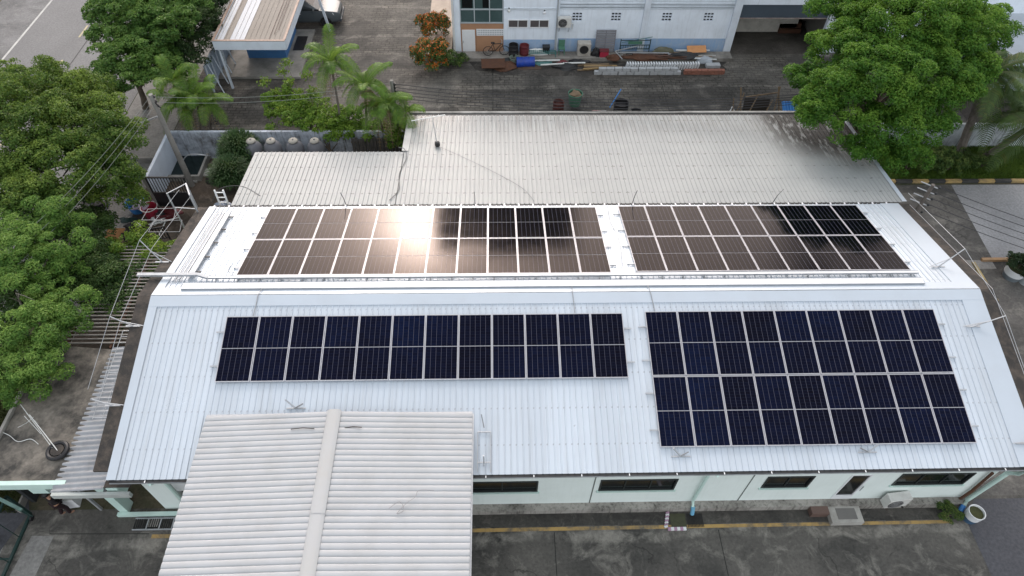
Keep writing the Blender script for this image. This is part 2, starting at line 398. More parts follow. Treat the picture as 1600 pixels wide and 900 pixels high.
G_PALE = groundmat('pale_screed', (.27, .265, .25), (.19, .185, .175), (.32, .31, .30), .5, lightamt=.4)

struct('ground', MB().sheet([(-900,-900),(900,-900),(900,1200),(-900,1200)], -.012), G_EARTH)
struct('front_yard', MB().sheet([(-17.2,-30),(40,-30),(40,-5.6),(-17.2,-5.6)], 0), G_FRONT)
struct('rear_yard', MB().sheet([(-18.2,13.95),(28,13.95),(28,40),(-18.2,40)], 0), G_REAR)
struct('road', MB().sheet([(-31.05,-200),(-21.5,-200),(-21.5,400),(-31.05,400)], 0), G_ROAD)
struct('road_shoulder', MB().sheet([(-34.6,-200),(-31.05,-200),(-31.05,400),(-34.6,400)], -.002), G_VERGE)
LINE = M('worn_white_line', (.50, .50, .48), (.25, .25, .25), .6, 1.5, rough=.8)
mk = MB().sheet([(-31.2,-200),(-31.06,-200),(-31.06,400),(-31.2,400)], .004)
struct('road_edge_line', mk, LINE)
mk = MB()
for y in np.arange(-20, 80, 4.2): mk.sheet([(-27.42,y+.2),(-27.3,y+.2),(-27.3,y+1.7),(-27.42,y+1.7)], .004)
struct('road_centre_line', mk, M('worn_yellow_line', (.45, .40, .25), (.25, .24, .2), .6, 1.5, rough=.8))
struct('road_joint', MB().sheet([(-26.72,-60),(-26.64,-60),(-26.64,90),(-26.72,90)], .004), M('tar', (.06, .06, .06), None, .2, 2, rough=.7))
# strips by the right hand side of the factory
struct('side_lot', MB().sheet([(17.9,-5.6),(60,-5.6),(60,11.6),(17.9,11.6)], .002), G_LOTD)
struct('asphalt_lot', MB().sheet([(24.55,11.6),(24.2,6.3),(60,6.3),(60,11.6)], .006), G_LOT)
struct('asphalt_drive', MB().sheet([(16.95,-30),(60,-30),(60,-5.72),(17.7,-5.72),(17.05,-6.55)], .006), G_SLATE)
struct('drain_channel', MB().sheet([(20.6,5.55),(24.1,5.6),(24.1,6.15),(20.8,6.15)], .006), G_PALE)
struct('lawn', MB().sheet([(20.0,11.95),(60,11.95),(60,14.72),(20.0,14.72)], .02), G_LAWN)
struct('entrance_screed', MB().sheet([tuple(at(*q)[:2]) for q in [(50,837),(84,838),(55,900),(40,960),(-40,960),(12,905)]], .004), G_PALE)
struct('entrance_drive', MB().sheet([(-21.48,-30),(-17.2,-30),(-17.2,-5.6),(-21.48,-5.6)], -.001), G_PALE)
struct('dark_apron', MB().sheet([tuple(at(*q)[:2]) for q in [(-50,770),(44,768),(46,800),(-8,872),(-50,872)]], .006), G_SLATE)
YL = MB().sheet([(-12.2,-6.68),(16.5,-6.61),(16.5,-6.49),(-12.2,-6.54)], .004)
struct('yard_yellow_line', YL, YELLOW)
mk = MB()
for x in (2.0, 7.9): mk.sheet([(x,-30),(x+.03,-30),(x+.03,-6.7),(x,-6.7)], .004)
mk.sheet([(-15.8,-6.45),(-12.3,-6.5),(-12.3,-6.53),(-15.8,-6.48)], .004)
struct('concrete_joint', mk, M('dark_joint', (.03, .03, .028), None, .2, 2, rough=.9))
mk = MB()
mk.sheet([(-.1,14),(-.06,14),(-.06,24),(-.1,24)], .004); mk.sheet([(10.4,14),(10.44,14),(10.44,24),(10.4,24)], .004)
struct('paving_joint', mk, bpy.data.materials['dark_joint'])

# ------------------------------------------------------------------ corrugated sheeting
def corrugated(x0, x1, ya, za, yb, zb, pitch, prof, thick=.0):
    """sheet with ribs running from (ya, za) to (yb, zb); prof = [(fraction of pitch, height)]"""
    mb = MB(); n = int(round((x1 - x0) / pitch)); p = (x1 - x0) / n
    sx = math.hypot(yb - ya, zb - za); ny, nz = -(zb - za) / sx, (yb - ya) / sx
    if nz < 0: ny, nz = -ny, -nz
    prf = []
    for i in range(n):
        for fr, h in prof: prf.append((x0 + (i + fr) * p, h))
    prf.append((x1, prof[0][1]))
    vs = [(x, ya + ny*h, za + nz*h) for x, h in prf] + [(x, yb + ny*h, zb + nz*h) for x, h in prf]
    k = len(prf)
    return mb.add(vs, [(i, i+1, k+i+1, k+i) for i in range(k-1)])
RIB = [(0, 0), (.80, 0), (.85, .030), (.95, .030)]
PAN = [(0, 0), (.70, 0), (.76, .026), (.94, .026)]
SIN = [(i/8, .026*math.sin(2*math.pi*i/8)) for i in range(8)]

SL = 0.2298643254834542; H0 = 5.3; TS = math.tan(SL)
def roofpt(x, y, off=0.0):
    s = 1 if y > 0 else -1
    return Vector((x, y + s*off*math.sin(SL), H0 - abs(y)*TS + off*math.cos(SL)))

# ------------------------------------------------------------------ main factory building
FB = thing('factory_building', 'long low factory with a white ribbed metal gable roof carrying solar panels and mint walls', 'building', (2.7, 0, 0))
X0, X1, EY = -12.2, 17.65, 6.22
corrugated(X0+.25, X1-.75, -EY, H0-EY*TS, -.33, H0-.33*TS, .2, RIB).build('roof_sheet', WHITE_ROOF, FB)
corrugated(X0+.25, X1-.75, .33, H0-.33*TS, 6.02, H0-6.02*TS, .2, RIB).build('roof_sheet', SHEEN_ROOF, FB)
cap = MB()
for s in (-1, 1):
    a = [roofpt(X0, s*.001, .045), roofpt(X1, s*.001, .045), roofpt(X1, s*.42, .04), roofpt(X0, s*.42, .04)]
    cap.add(a, [(0,1,2,3)]); cap.add([roofpt(X0, s*.42, .04), roofpt(X1, s*.42, .04), roofpt(X1, s*.42, .0), roofpt(X0, s*.42, .0)], [(0,1,2,3)])
cap.build('ridge_cap', FLASH, FB)
for xa, xb in ((X0, X0+.3), (X1-.8, X1)):
    vf = MB()
    for s in (-1, 1):
        e = EY if s < 0 else 6.02
        vf.add([roofpt(xa, s*.42, .036), roofpt(xb, s*.42, .036), roofpt(xb, s*e, .036), roofpt(xa, s*e, .036)], [(0,1,2,3)])
        vf.add([roofpt(xa, s*.42, .036), roofpt(xa, s*e, .036), roofpt(xa, s*e, -.15), roofpt(xa, s*.42, -.15)], [(0,1,2,3)])
    vf.build('verge_flashing', FLASH, FB)
# dark stained parapet strips along the two gable ends
for xa, xb in ((X0-.47, X0-.004), (X1+.004, X1+.52)):
    pp = MB()
    ys = [(-5.95 if xa < 0 else -6.2), 0, 6.0]
    for ya, yb in ((ys[0], 0), (0, 6.0)):
        za, zb = H0 - abs(ya)*TS, H0 - abs(yb)*TS
        pp.add([(xa,ya,za-.05),(xb,ya,za-.05),(xb,yb,zb-.05),(xa,yb,zb-.05),(xa,ya,za+.03),(xb,ya,za+.03),(xb,yb,zb+.03),(xa,yb,zb+.03)],
               [(0,1,2,3),(4,5,6,7),(0,4,7,3),(1,5,6,2),(0,1,5,4),(3,2,6,7)])
    pp.build('gable_coping', CONC_D, FB)
EZ = H0 - EY*TS
# front wall with openings cut as gaps between strips
WY = -5.75; WT = EZ + .08; WB = .3
wins = [(-2.3, 1.4, 1.40, 2.25), (3.53, 6.19, 1.38, 2.27), (9.26, 10.9, 1.42, 2.33), (13.89, 16.45, 1.48, 2.41)]
door = (12.15, 12.87, .34, 2.38)
holes = sorted(wins + [door]); wl = MB(); x = -9.6
for (a, b, z0, z1) in holes:
    wl.bx(x, a, WY, WY+.18, 0, WT); wl.bx(a, b, WY, WY+.18, 0, z0); wl.bx(a, b, WY, WY+.18, z1, WT); x = b
wl.bx(x, 17.2, WY, WY+.18, 0, WT)
wl.bx(-9.6, -9.42, WY+.18, -2.0, 0, WT); wl.bx(-12.0, -9.6, -2.18, -2.0, 0, WT)
wl.bx(17.02, 17.2, WY+.18, 5.6, 0, EZ); wl.bx(-12.2, -12.02, -2.0, 5.6, 0, EZ); wl.bx(-12.02, 17.02, 5.45, 5.6, 0, EZ)
for xx in (-12.2, 17.02):   # gable triangles
    y0 = -2.0 if xx < 0 else -5.57
    wl.add([(xx,y0,EZ),(xx,5.6,EZ),(xx,5.6,H0-5.6*TS-.06),(xx,0,H0-.06),(xx,y0,H0+y0*TS-.06),(xx+.18,y0,EZ),(xx+.18,5.6,EZ),(xx+.18,5.6,H0-5.6*TS-.06),(xx+.18,0,H0-.06),(xx+.18,y0,H0+y0*TS-.06)],
           [(0,1,2,3,4),(5,6,7,8,9),(0,5,9,4),(4,9,8,3),(3,8,7,2),(2,7,6,1)])
wl.build('wall', MINT, FB)
for (a, b, z0, z1) in wins:
    fr = MB(); t = .06
    fr.bx(a, b, WY-.03, WY+.08, z0, z0+t); fr.bx(a, b, WY-.03, WY+.08, z1-t, z1); fr.bx(a, a+t, WY-.03, WY+.08, z0+t, z1-t); fr.bx(b-t, b, WY-.03, WY+.08, z0+t, z1-t)
    n = 2 if b-a > 2.2 else 1
    for i in range(1, n+1):
        xm = a + (b-a)*i/(n+1); fr.bx(xm-.02, xm+.02, WY+.0, WY+.07, z0+t, z1-t)
    f = fr.build('window', M('dark_window_frame', (.025, .03, .03), None, .2, 3, rough=.4), FB)
    MB().bx(a+t, b-t, WY+.03, WY+.05, z0+t, z1-t).build('pane', GLASS_D, f)
    MB().bx(a-.06, b+.06, WY-.07, WY-.004, z0-.07, z0-.003).build('sill', MINT2, f)
a, b, z0, z1 = door
dr = MB(); t = .06
dr.bx(a, a+t, WY-.02, WY+.06, z0, z1); dr.bx(b-t, b, WY-.02, WY+.06, z0, z1); dr.bx(a+t, b-t, WY-.02, WY+.06, z1-t, z1); dr.bx(a+t, b-t, WY-.02, WY+.06, z0, z0+.3)
d = dr.build('door', WHITE, FB); MB().bx(a+t, b-t, WY+.01, WY+.03, z0+.3, z1-t).build('pane', GLASS_D, d)
MB().tube([(b+.02, WY-.06, 1.15), (b+.02, WY-.06, 1.5)], .018).build('handle', STEEL, d)
MB().bx(-9.6, 17.2, -6.02, -5.752, 0, .30).build('plinth', M('mouldy_plinth', (.33,.315,.285), (.085,.08,.07), 1.0, 1.3, rough=.9, streak=True), FB)
struct('dark_strip', MB().sheet([(-9.6,-6.5),(16.6,-6.46),(16.6,-6.03),(-9.6,-6.03)], .003), groundmat('dark_strip_concrete', (.075,.072,.064), (.038,.037,.034), (.16,.15,.13), .5))  # ground strip darker than the yard around it
jt = MB()
for xx in (3.33, 8.75): jt.bx(xx-.02, xx+.02, WY-.012, WY-.002, .3, WT)
jt.build('wall_joint', M('wall_joint_dark', (.14, .16, .15), None, .2, 3, rough=.9), FB)  # dark strips marking the wall joints
# eaves gutter, dark underside and brackets
gt = MB().bx(X0+.1, X1-.02, -EY-.075, -EY+.02, EZ-.09, EZ-.02)
gt.build('gutter', DARKM, FB)
gt = MB().bx(X0+.1, X1-.02, -EY-.095, -EY-.078, EZ-.09, EZ-.045); gt.build('gutter_lip', M('gutter_lip_zinc', (.33, .35, .36), (.15, .15, .15), .7, 3, rough=.5), FB)
bk = MB()
for x in np.arange(-11, 17.5, 1.52): bk.bx(x-.015, x+.015, -EY-.10, -EY-.02, EZ-.018, EZ-.002)
bk.build('gutter_bracket', WHITE, FB)
MB().bx(X0+.2, X1-.2, -EY+.03, -5.57, EZ-.05, EZ-.02).build('soffit', M('soffit_paint', (.40, .44, .42), None, .3, 2, rough=.8), FB)  # soffit tone, duller than the wall paint
gt = MB().bx(X0+.1, X1+.1, 6.03, 6.15, H0-6.02*TS-.12, H0-6.02*TS-.02); gt.build('valley_gutter', DARKM, FB)
bk = MB()
for x in np.arange(-12, 17.6, .62): bk.bx(x-.03, x+.03, 5.98, 6.1, H0-6.02*TS+.01, H0-6.02*TS+.04)
bk.build('valley_clip', ALU, FB)
# downpipes
p0 = at(1571, 741, 3.6)
MB().tube([(17.2, -6.32, 3.72), (17.15, -6.2, 3.3), (17.12, -6.0, 2.9), (17.12, -5.92, .42), (17.05, -6.05, .25)], .075, 10).build('downpipe', MINT2, FB, smooth=True)
MB().tube([(17.02, -6.05, .27), (16.9, -6.2, .12)], .09, 10).build('pipe_shoe', LBLUE, FB)
MB().tube([(7.05, -6.3, 3.7), (7.05, -5.9, 3.3), (7.05, -5.84, .5), (7.05, -6.0, .38)], .055, 8).build('downpipe', MINT2, FB, smooth=True)
MB().tube([(7.05, -6.02, .40), (7.05, -6.16, .10)], .075, 8).build('pipe_shoe', M('blue_pvc', (.16, .42, .60), (.1, .2, .3), .5, 3, rough=.5), FB)
MB().tube([(16.85, -5.86, 2.6), (16.95, -5.86, 1.1), (16.9, -5.86, .4)], .05, 8).build('rust_pipe', RUST, FB)
# porch at the left end: thick mint column, low rail base, red dado, white cabinet duct
MB().bx(-12.0, -11.25, -5.62, -5.3, 0, WT-.1).build('porch_column', MINT, FB)
MB().bx(-13.55, -13.25, -5.75, -5.35, 0, 2.75).build('porch_post', MINT2, FB)
MB().bx(-13.6, -10.6, -5.90, -5.77, 0, .14).build('porch_kerb', MINT2, FB)
MB().bx(-9.9, -9.61, -5.5, -2.2, 0, .95).build('red_dado', MAROON, FB)
MB().bx(-10.7, -9.62, WY-.02, WY+.2, .28, .95).build('red_panel', MAROON, FB)
MB().bx(-10.95, -10.1, -5.7, -5.3, 1.7, WT-.15).build('white_duct', WHITE, FB, bevel=.04)
MB().tube([(-10.9, -6.3, EZ-.15), (-10.85, -5.9, 3.1), (-10.85, -5.85, .5), (-10.95, -6.15, .25)], .06, 8).build('downpipe', MINT2, FB, smooth=True)

# ------------------------------------------------------------------ solar panels
def panelmat():
    mt, nt, b = nodes('solar_cells')
    uv = nt.nodes.new('ShaderNodeUVMap'); uv.uv_map = 'UVMap'
    sp = nt.nodes.new('ShaderNodeSeparateXYZ'); L(nt, uv.outputs[0], sp.inputs[0])
    def lines(c, half):
        f = math_(nt, 'FRACT', c); d = math_(nt, 'ABSOLUTE', math_(nt, 'SUBTRACT', f, .5))
        return math_(nt, 'GREATER_THAN', d, .5 - half)
    oi = nt.nodes.new('ShaderNodeObjectInfo'); rnd = oi.outputs['Random']
    wp = worldpos(nt); n1 = noise(nt, wp, .28, 3, .5)
    base = ramp(nt, math_(nt, 'ADD', math_(nt, 'MULTIPLY', rnd, .34), math_(nt, 'MULTIPLY', math_(nt, 'SUBTRACT', n1, .2), .95)),
                [(.1, (.0012, .0022, .0075)), (.45, (.0013, .0032, .0135)), (.75, (.0016, .0052, .022)), (.95, (.0022, .0026, .008))])
    cellv = N(nt, 'ShaderNodeTexWhiteNoise', noise_dimensions='3D')
    fl = nt.nodes.new('ShaderNodeVectorMath'); fl.operation = 'FLOOR'; L(nt, uv.outputs[0], fl.inputs[0])
    ad = nt.nodes.new('ShaderNodeVectorMath'); ad.operation = 'ADD'; L(nt, fl.outputs[0], ad.inputs[0])
    cb = nt.nodes.new('ShaderNodeCombineXYZ'); L(nt, math_(nt, 'MULTIPLY', rnd, 91.7), cb.inputs[2]); L(nt, cb.outputs[0], ad.inputs[1])
    L(nt, ad.outputs[0], cellv.inputs['Vector'])
    base = mix(nt, 1.0, base, ramp(nt, cellv.outputs['Value'], [(0, .8), (1, 1.25)]), 'MULTIPLY')
    # the anti-reflective film loses its blue at a slant
    lw = N(nt, 'ShaderNodeLayerWeight', Blend=.5); fr_ = N(nt, 'ShaderNodeMapRange', interpolation_type='SMOOTHSTEP'); fr_.inputs['From Min'].default_value = .22; fr_.inputs['From Max'].default_value = .45
    L(nt, lw.outputs['Facing'], fr_.inputs['Value'])
    base = mix(nt, fr_.outputs[0], base, (.0012, .0012, .0014))
    c = mix(nt, lines(sp.outputs[1], .04), base, (.009, .013, .028))
    c = mix(nt, lines(sp.outputs[0], .032), c, (.066, .068, .095))
    L(nt, c, b.inputs['Base Color'])
    # dust film dulls the glass a little
    du = ramp(nt, noise(nt, wp, 1.7, 4, .6), [(.3, .055), (.75, .10)])
    L(nt, du, b.inputs['Roughness']); b.inputs['IOR'].default_value = 1.185
    b.inputs['Specular IOR Level'].default_value = .5
    b.inputs['Specular Tint'].default_value = (1.0, .74, .62, 1)
    return mt
CELLS = panelmat()
PW, PH, PT, GAP = 1.134, 2.384, .035, .02
def make_panel():
    p = thing('solar_panel', '', 'solar panel')
    fr = MB(); a, b, t = PW/2, PH/2, .022
    fr.bx(-a, a, -b, -b+t, 0, PT); fr.bx(-a, a, b-t, b, 0, PT); fr.bx(-a, -a+t, -b+t, b-t, 0, PT); fr.bx(a-t, a, -b+t, b-t, 0, PT)
    fr.build('frame', M('panel_frame', (.50, .50, .53), None, .1, 3, rough=.4, metal=.3), p, local=True)
    MB().bx(-a+t, a-t, -b+t, b-t, .006, .022).build('backsheet', M('white_backsheet', (.46, .46, .49), None, .05, 3, rough=.25), p, local=True)
    for s in (-1, 1):
        x0, x1 = -a+t+.006, a-t-.006; y0, y1 = (.012, b-t-.008) if s > 0 else (-b+t+.008, -.012)
        o = MB().sheet([(x0,y0),(x1,y0),(x1,y1),(x0,y1)], .029).build('cell_sheet', CELLS, p, local=True)
        me = o.data; ul = me.uv_layers.new(name='UVMap')
        for lp in me.loops:
            v = me.vertices[lp.vertex_index].co
            ul.data[lp.index].uv = ((v.x-x0)/(x1-x0)*6, (v.y-y0)/(y1-y0)*11 + (20 if s > 0 else 0))
    return p
ARR = [('front left', 12, 1, -9.3687, .8655, -1), ('front right', 9, 2, 5.2646, .8133, -1), ('rear left', 12, 2, -9.5241, 1.0487, 1), ('rear right', 9, 2, 5.2678, 1.1094, 1)]
proto = make_panel(); first = True
RAILN = {1: ['upper', 'lower'], 2: ['topmost', 'second', 'third', 'bottom']}
for nm, nc, nr, x0, s0, sg in ARR:
    hh = PH * 1.004
    for r in range(nr):
        for c in range(nc):
            if sg < 0: q = s0 + r*(hh+GAP) + hh/2; row = ['upper', 'lower'][r]
            else: q = s0 + (nr-1-r)*(hh+GAP) + hh/2; row = ['far', 'near'][r]
            pos = (x0 + c*(PW+GAP) + PW/2, sg*(q*math.cos(SL) + .085*math.sin(SL)), H0 - q*math.sin(SL) + .085*math.cos(SL))
            look = 'dark blue-black' if sg < 0 else 'glossy'
            where = f'in the {nm} array' if nr == 1 else f'in {row} row of {nm} array'
            lab = f'{look} solar panel, {ORD[c]} from left {where}'
            p = proto if first else dup(proto); first = False
            p.location = pos; p.rotation_euler.x = (SL if sg < 0 else -SL) + R(random.uniform(-.3,.3)); p.rotation_euler.y = R(random.uniform(-.35,.35))
            p['label'] = lab; p['group'] = f'solar panels of the {nm} array'
    # aluminium rails under each row, their ends sticking out past the panels
    wtot = nc*PW + (nc-1)*GAP; k = 0
    for r in range(nr):
        for fr_ in (.24, .76):
            q = s0 + r*(hh+GAP) + hh*fr_
            y = sg*q*math.cos(SL); zc = H0 - q*math.sin(SL)
            mb = MB().box((x0+wtot/2, y + sg*.055*math.sin(SL), zc + .055*math.cos(SL)), (wtot+.55, .045, .05), rx=(SL if sg < 0 else -SL))
            names = RAILN[nr] if sg < 0 else RAILN[nr][::-1]
            o = mb.build('mounting_rail', STEEL)
            tag(o, f'{names[k]} mounting rail poking out beside the {nm} solar array', 'rail', f'rails under the {nm} array'); k += 1
# ------------------------------------------------------------------ things on the factory roof
def tray(name, label, x0, x1, yc, wd, hgt, lift=.10, legs=1.5):
    t = thing(name, label, 'cable tray', roofpt((x0+x1)/2, yc))
    s = 1 if yc > 0 else -1; z = H0 - abs(yc)*TS + lift
    mb = MB().bx(x0, x1, yc-wd/2, yc+wd/2, z, z+.012)
    mb.bx(x0, x1, yc-wd/2-.012, yc-wd/2, z-.01, z+hgt); mb.bx(x0, x1, yc+wd/2, yc+wd/2+.012, z-.01, z+hgt)
    mb.build('tray_channel', STEEL, t)
    MB().bx(x0+.02, x1-.02, yc-wd/2+.002, yc+wd/2-.002, z+hgt-.02, z+hgt-.006).build('tray_cover', M('zinc_cover', (.70,.72,.74), (.5,.52,.54), .4, 2, rough=.35, metal=.35), t)
    for x in np.arange(x0+.3, x1, legs):
        lg = MB(); lg.bx(x-.022, x+.022, yc-wd/2-.10, yc+wd/2+.05, z-.05, z-.012); lg.bx(x-.03, x+.03, yc-wd/2-.12, yc-wd/2-.04, z-lift+.01, z-.051)
        lg.build('tray_bracket', STEEL, t)
    return t
tray('cable_tray', 'narrow galvanised cable tray running right along the foot of the rear arrays', -10.5, 15.8, .93, .10, .07, .10, .78)
tray('cable_tray', 'wide flat galvanised cable tray lying closest to the ridge', -11.25, 15.75, .42, .26, .06, .09, 1.35)
# the narrow tray's free end reaching out over the left gable
t = thing('cable_conduit', 'square galvanised conduit sticking out past the left gable', 'conduit', (-12, .95, 5.25))
MB().bx(-13.05, -10.9, .98, 1.10, 5.20, 5.30).build('conduit_run', STEEL, t)
MB().bar((-10.9, 1.04, 5.25), (-10.5, .93, 5.19), .11).build('conduit_elbow', STEEL, t)
t = thing('cable_tray', 'cable tray with a mesh lid running down the rear slope by the left gable', 'cable tray', roofpt(-11.2, 3.2))
def slopebar(x0, x1, ya, yb, o0, o1):
    a = [roofpt(x, y, o) for y in (ya, yb) for o in (o0, o1) for x in (x0, x1)]
    return MB().add(a, [(0,1,3,2),(4,6,7,5),(0,4,5,1),(2,3,7,6),(0,2,6,4),(1,5,7,3)])
slopebar(-11.28, -11.12, 1.05, 5.35, .10, .15).build('tray_channel', M('grey_mesh_lid', (.38,.42,.46), (.2,.22,.25), .5, 3, rough=.4, metal=.4), t)
slopebar(-11.10, -11.06, 1.05, 5.35, .10, .17).build('tray_side', STEEL, t); slopebar(-11.34, -11.30, 1.05, 5.35, .10, .17).build('tray_side', STEEL, t)
for y in np.arange(1.3, 5.4, .95):
    MB().add([roofpt(-11.36, y, .05), roofpt(-10.9, y, .05), roofpt(-10.9, y+.05, .05), roofpt(-11.36, y+.05, .05), roofpt(-11.36, y, .095), roofpt(-10.9, y, .095), roofpt(-10.9, y+.05, .095), roofpt(-11.36, y+.05, .095)],
             [(3,2,1,0),(4,5,6,7),(0,1,5,4),(1,2,6,5),(2,3,7,6),(3,0,4,7)]).build('tray_bracket', M('dark_bracket', (.12,.12,.12), None, .2, 3, rough=.5, metal=.4), t)
for i, (dx, w1) in enumerate(((-11.52, 'nearer to'), (-11.66, 'farther from'))):
    o = MB().tube([roofpt(dx, y, .06) for y in np.linspace(.75, 5.6, 5)], .022, 6).build('conduit', STEEL)
    tag(o, f'thin steel conduit beside the left gable cable tray, {w1} the tray', 'conduit', 'thin conduits by the left gable')
# aerial rods standing in the valley behind the panels
for x, dx, h, wh in ((-6.4, -.12, .78, 'leftmost'), (-.86, -.02, .78, 'second from the left'), (5.95, .10, .82, 'third from the left'), (12.1, .22, .86, 'rightmost')):
    r = thing('lightning_rod', f'thin dark lightning rod behind the rear solar panels, {wh}', 'rod', (x, 6.08, 3.95), 'rods along the valley behind the panels')
    MB().tube([(x, 6.08, 3.9), (x+dx*.4, 6.07, 3.9+h*.6), (x+dx, 6.05, 3.9+h)], [.016, .014, .01], 6).build('rod', DARKM, r)
    MB().lathe([(.05, 0), (.05, .03), (.02, .05)], (x, 6.08, 3.88), 8).build('rod_base', DARKM, r)
# cables lying on the roof
def cable(name, label, pts, r=.012, mat=None, n=5, cat='cable', group=None):
    P = [Vector(p) for p in pts]; out = []
    for i in range(len(P)-1):   # Catmull-Rom
        a, b, c, d = P[max(i-1,0)], P[i], P[i+1], P[min(i+2,len(P)-1)]
        for k in range(6):
            u = k/6; out.append(.5*((2*b)+(c-a)*u+(2*a-5*b+4*c-d)*u*u+(3*b-a-3*c+d)*u**3))
    out.append(P[-1])
    o = MB().tube(out, r, n).build(name, mat or CABLE_G, smooth=True); return tag(o, label, cat, group)
cable('roof_cable', 'grey cable hanging loosely between the two rear solar arrays', [roofpt(4.85,5.8,.1), roofpt(4.78,4.6,.06), roofpt(4.93,3.6,.06), roofpt(4.9,2.4,.07), roofpt(4.75,1.3,.06)])
cable('roof_cable', 'grey cable dropping from the ridge trays to the front left array', [roofpt(-8.35,.3,.1), roofpt(-8.42,-.02,.09), roofpt(-8.45,-.4,.06), roofpt(-8.5,-1.0,.07)], .016)
cable('roof_cable', 'grey cable dropping from the ridge trays beside the front arrays gap', [roofpt(2.75,.3,.1), roofpt(2.75,-.02,.09), roofpt(2.78,-.5,.06), roofpt(2.8,-1.0,.07)], .014)
cable('roof_cable', 'grey cable dropping from the ridge to the front right array', [roofpt(5.5,.3,.1), roofpt(5.55,-.02,.09), roofpt(5.6,-.4,.06), roofpt(5.65,-.95,.07)], .014)
cable('roof_cable', 'pale looping cable at the lower left corner of the rear left array', [roofpt(-9.3,1.25,.08), roofpt(-9.85,1.3,.05), roofpt(-9.95,1.7,.05), roofpt(-9.6,2.1,.06)], .014, STEEL)
# lifeline posts: welded angle posts on both gables with steel wire through their heads
def lifepost(label, base, arm, group):
    p = thing('lifeline_post', label, 'post', base, group)
    b = Vector(base); a = Vector(arm)
    MB().box(b + Vector((0,0,.02)), (.5, .06, .02)).build('base_plate', STEEL, p)
    MB().bar(b + Vector((0,0,.02)), b + a*.55, .035).build('post', STEEL, p)
    MB().bar(b + a*.55, b + a, .03).build('raking_arm', STEEL, p)
    MB().bar(b + Vector((.35 if a.x < 0 else -.35, 0, .03)), b + a*.5, .022).build('brace', STEEL, p)
    return b + a
LG = 'lifeline posts on the left gable'; RG = 'lifeline posts on the right gable'
def rp(x, y): z = H0-abs(y)*TS; return (x, y, z+.03)
tips_l = [lifepost('raked lifeline post on the left gable above the lean-to sheets', rp(-12.55, -3.9), (-.55, .05, .35), LG),
          lifepost('raked lifeline post on the left gable just in front of the ridge', rp(-12.55, -1.15), (-.6, .05, .5), LG),
          lifepost('raked lifeline post on the left gable behind the ridge', rp(-12.6, 2.0), (-.62, .35, .85), LG)]
tips_r = [lifepost('raked lifeline post at the front right roof corner', rp(17.2, -5.5), (.7, .05, .3), RG),
          lifepost('raked lifeline post on the right gable just in front of the ridge', rp(16.9, -1.45), (.95, .1, .5), RG),
          lifepost('raked lifeline post on the right gable behind the ridge', rp(16.85, 1.35), (.75, .25, .75), RG)]
def wire(name, label, pts, r=.012, mat=CABLE_G, sag=0.0, cat='wire', group=None, n=5):
    out = []
    for a, b in zip(pts[:-1], pts[1:]):
        a, b = Vector(a), Vector(b)
        for k in range(12): u = k/12; out.append(a.lerp(b, u) - Vector((0,0,sag*4*u*(1-u))))
    out.append(Vector(pts[-1])); o = MB().tube(out, r, n).build(name, mat); return tag(o, label, cat, group)
wire('lifeline_wire', 'outer steel safety wire strung along the left gable', [tips_l[0]+Vector((-.3,.4,-.05)), tips_l[1], tips_l[2], (-13.05, 5.9, 5.0)], .008, STEEL)
wire('lifeline_wire', 'inner steel safety wire strung along the left gable', [tips_l[0]+Vector((.15,.4,-.05)), tips_l[1]+Vector((.3,0,-.15)), tips_l[2]+Vector((.35,-.05,-.35)), (-12.75, 5.9, 4.6)], .008, STEEL)
wire('lifeline_wire', 'outer steel safety wire strung along the right gable', [tips_r[0], tips_r[1], tips_r[2], (17.75, 5.95, 4.6)], .008, STEEL)
wire('lifeline_wire', 'inner steel safety wire strung along the right gable', [Vector(rp(18.1, -5.9)), Vector(rp(18.12,0)), Vector(rp(18.1, 5.9))], .016, CABLE_G)
# small welded anchor stands and ladder brackets on the front slope
def stand(label, x, y, sx=1):
    s = thing('anchor_stand', label, 'anchor', roofpt(x, y), 'small anchor stands on the front roof slope')
    b = roofpt(x, y, .03)
    MB().bar(b+Vector((-.3*sx,0,.0)), b+Vector((.32*sx,0,.0)), .035).build('foot_bar', STEEL, s)
    MB().bar(b, b+Vector((-.28*sx,.12,.35)), .04).build('arm', STEEL, s)
    MB().bar(b+Vector((-.02*sx,0,.02)), b+Vector((.25*sx,.10,.12)), .03).build('strut', M('dull_steel', (.25,.26,.27), None, .3, 3, rough=.5, metal=.4), s)
stand('small welded anchor stand below the left edge of the front right array', 5.9, -5.75, 1)
stand('small welded anchor stand below the middle of the front right array', 12.0, -5.7, -1)
stand('small welded anchor stand behind the left half of the carport roof', -6.6, -4.05, 1)
fr = thing('roof_ladder_bracket', 'thin steel ladder bracket frame lying beside the right edge of the carport roof', 'bracket', roofpt(-.35, -5.2))
mb = MB()
for x in (-.62, -.2): mb.bar(roofpt(x, -4.9, .06), roofpt(x, -6.15, .06), .03)
for y in (-4.9, -5.85): mb.bar(roofpt(-.62, y, .06), roofpt(-.2, y, .06), .03)
mb.build('frame', STEEL, fr)
MB().bar(roofpt(-.42, -5.95, .03), roofpt(-.42, -5.75, .55), .035).build('upright', STEEL, fr)
MB().bar(roofpt(-.42, -4.75, .03), roofpt(-.5, -4.4, .3), .03).build('hook', M('dull_steel', (.25,.26,.27)), fr)
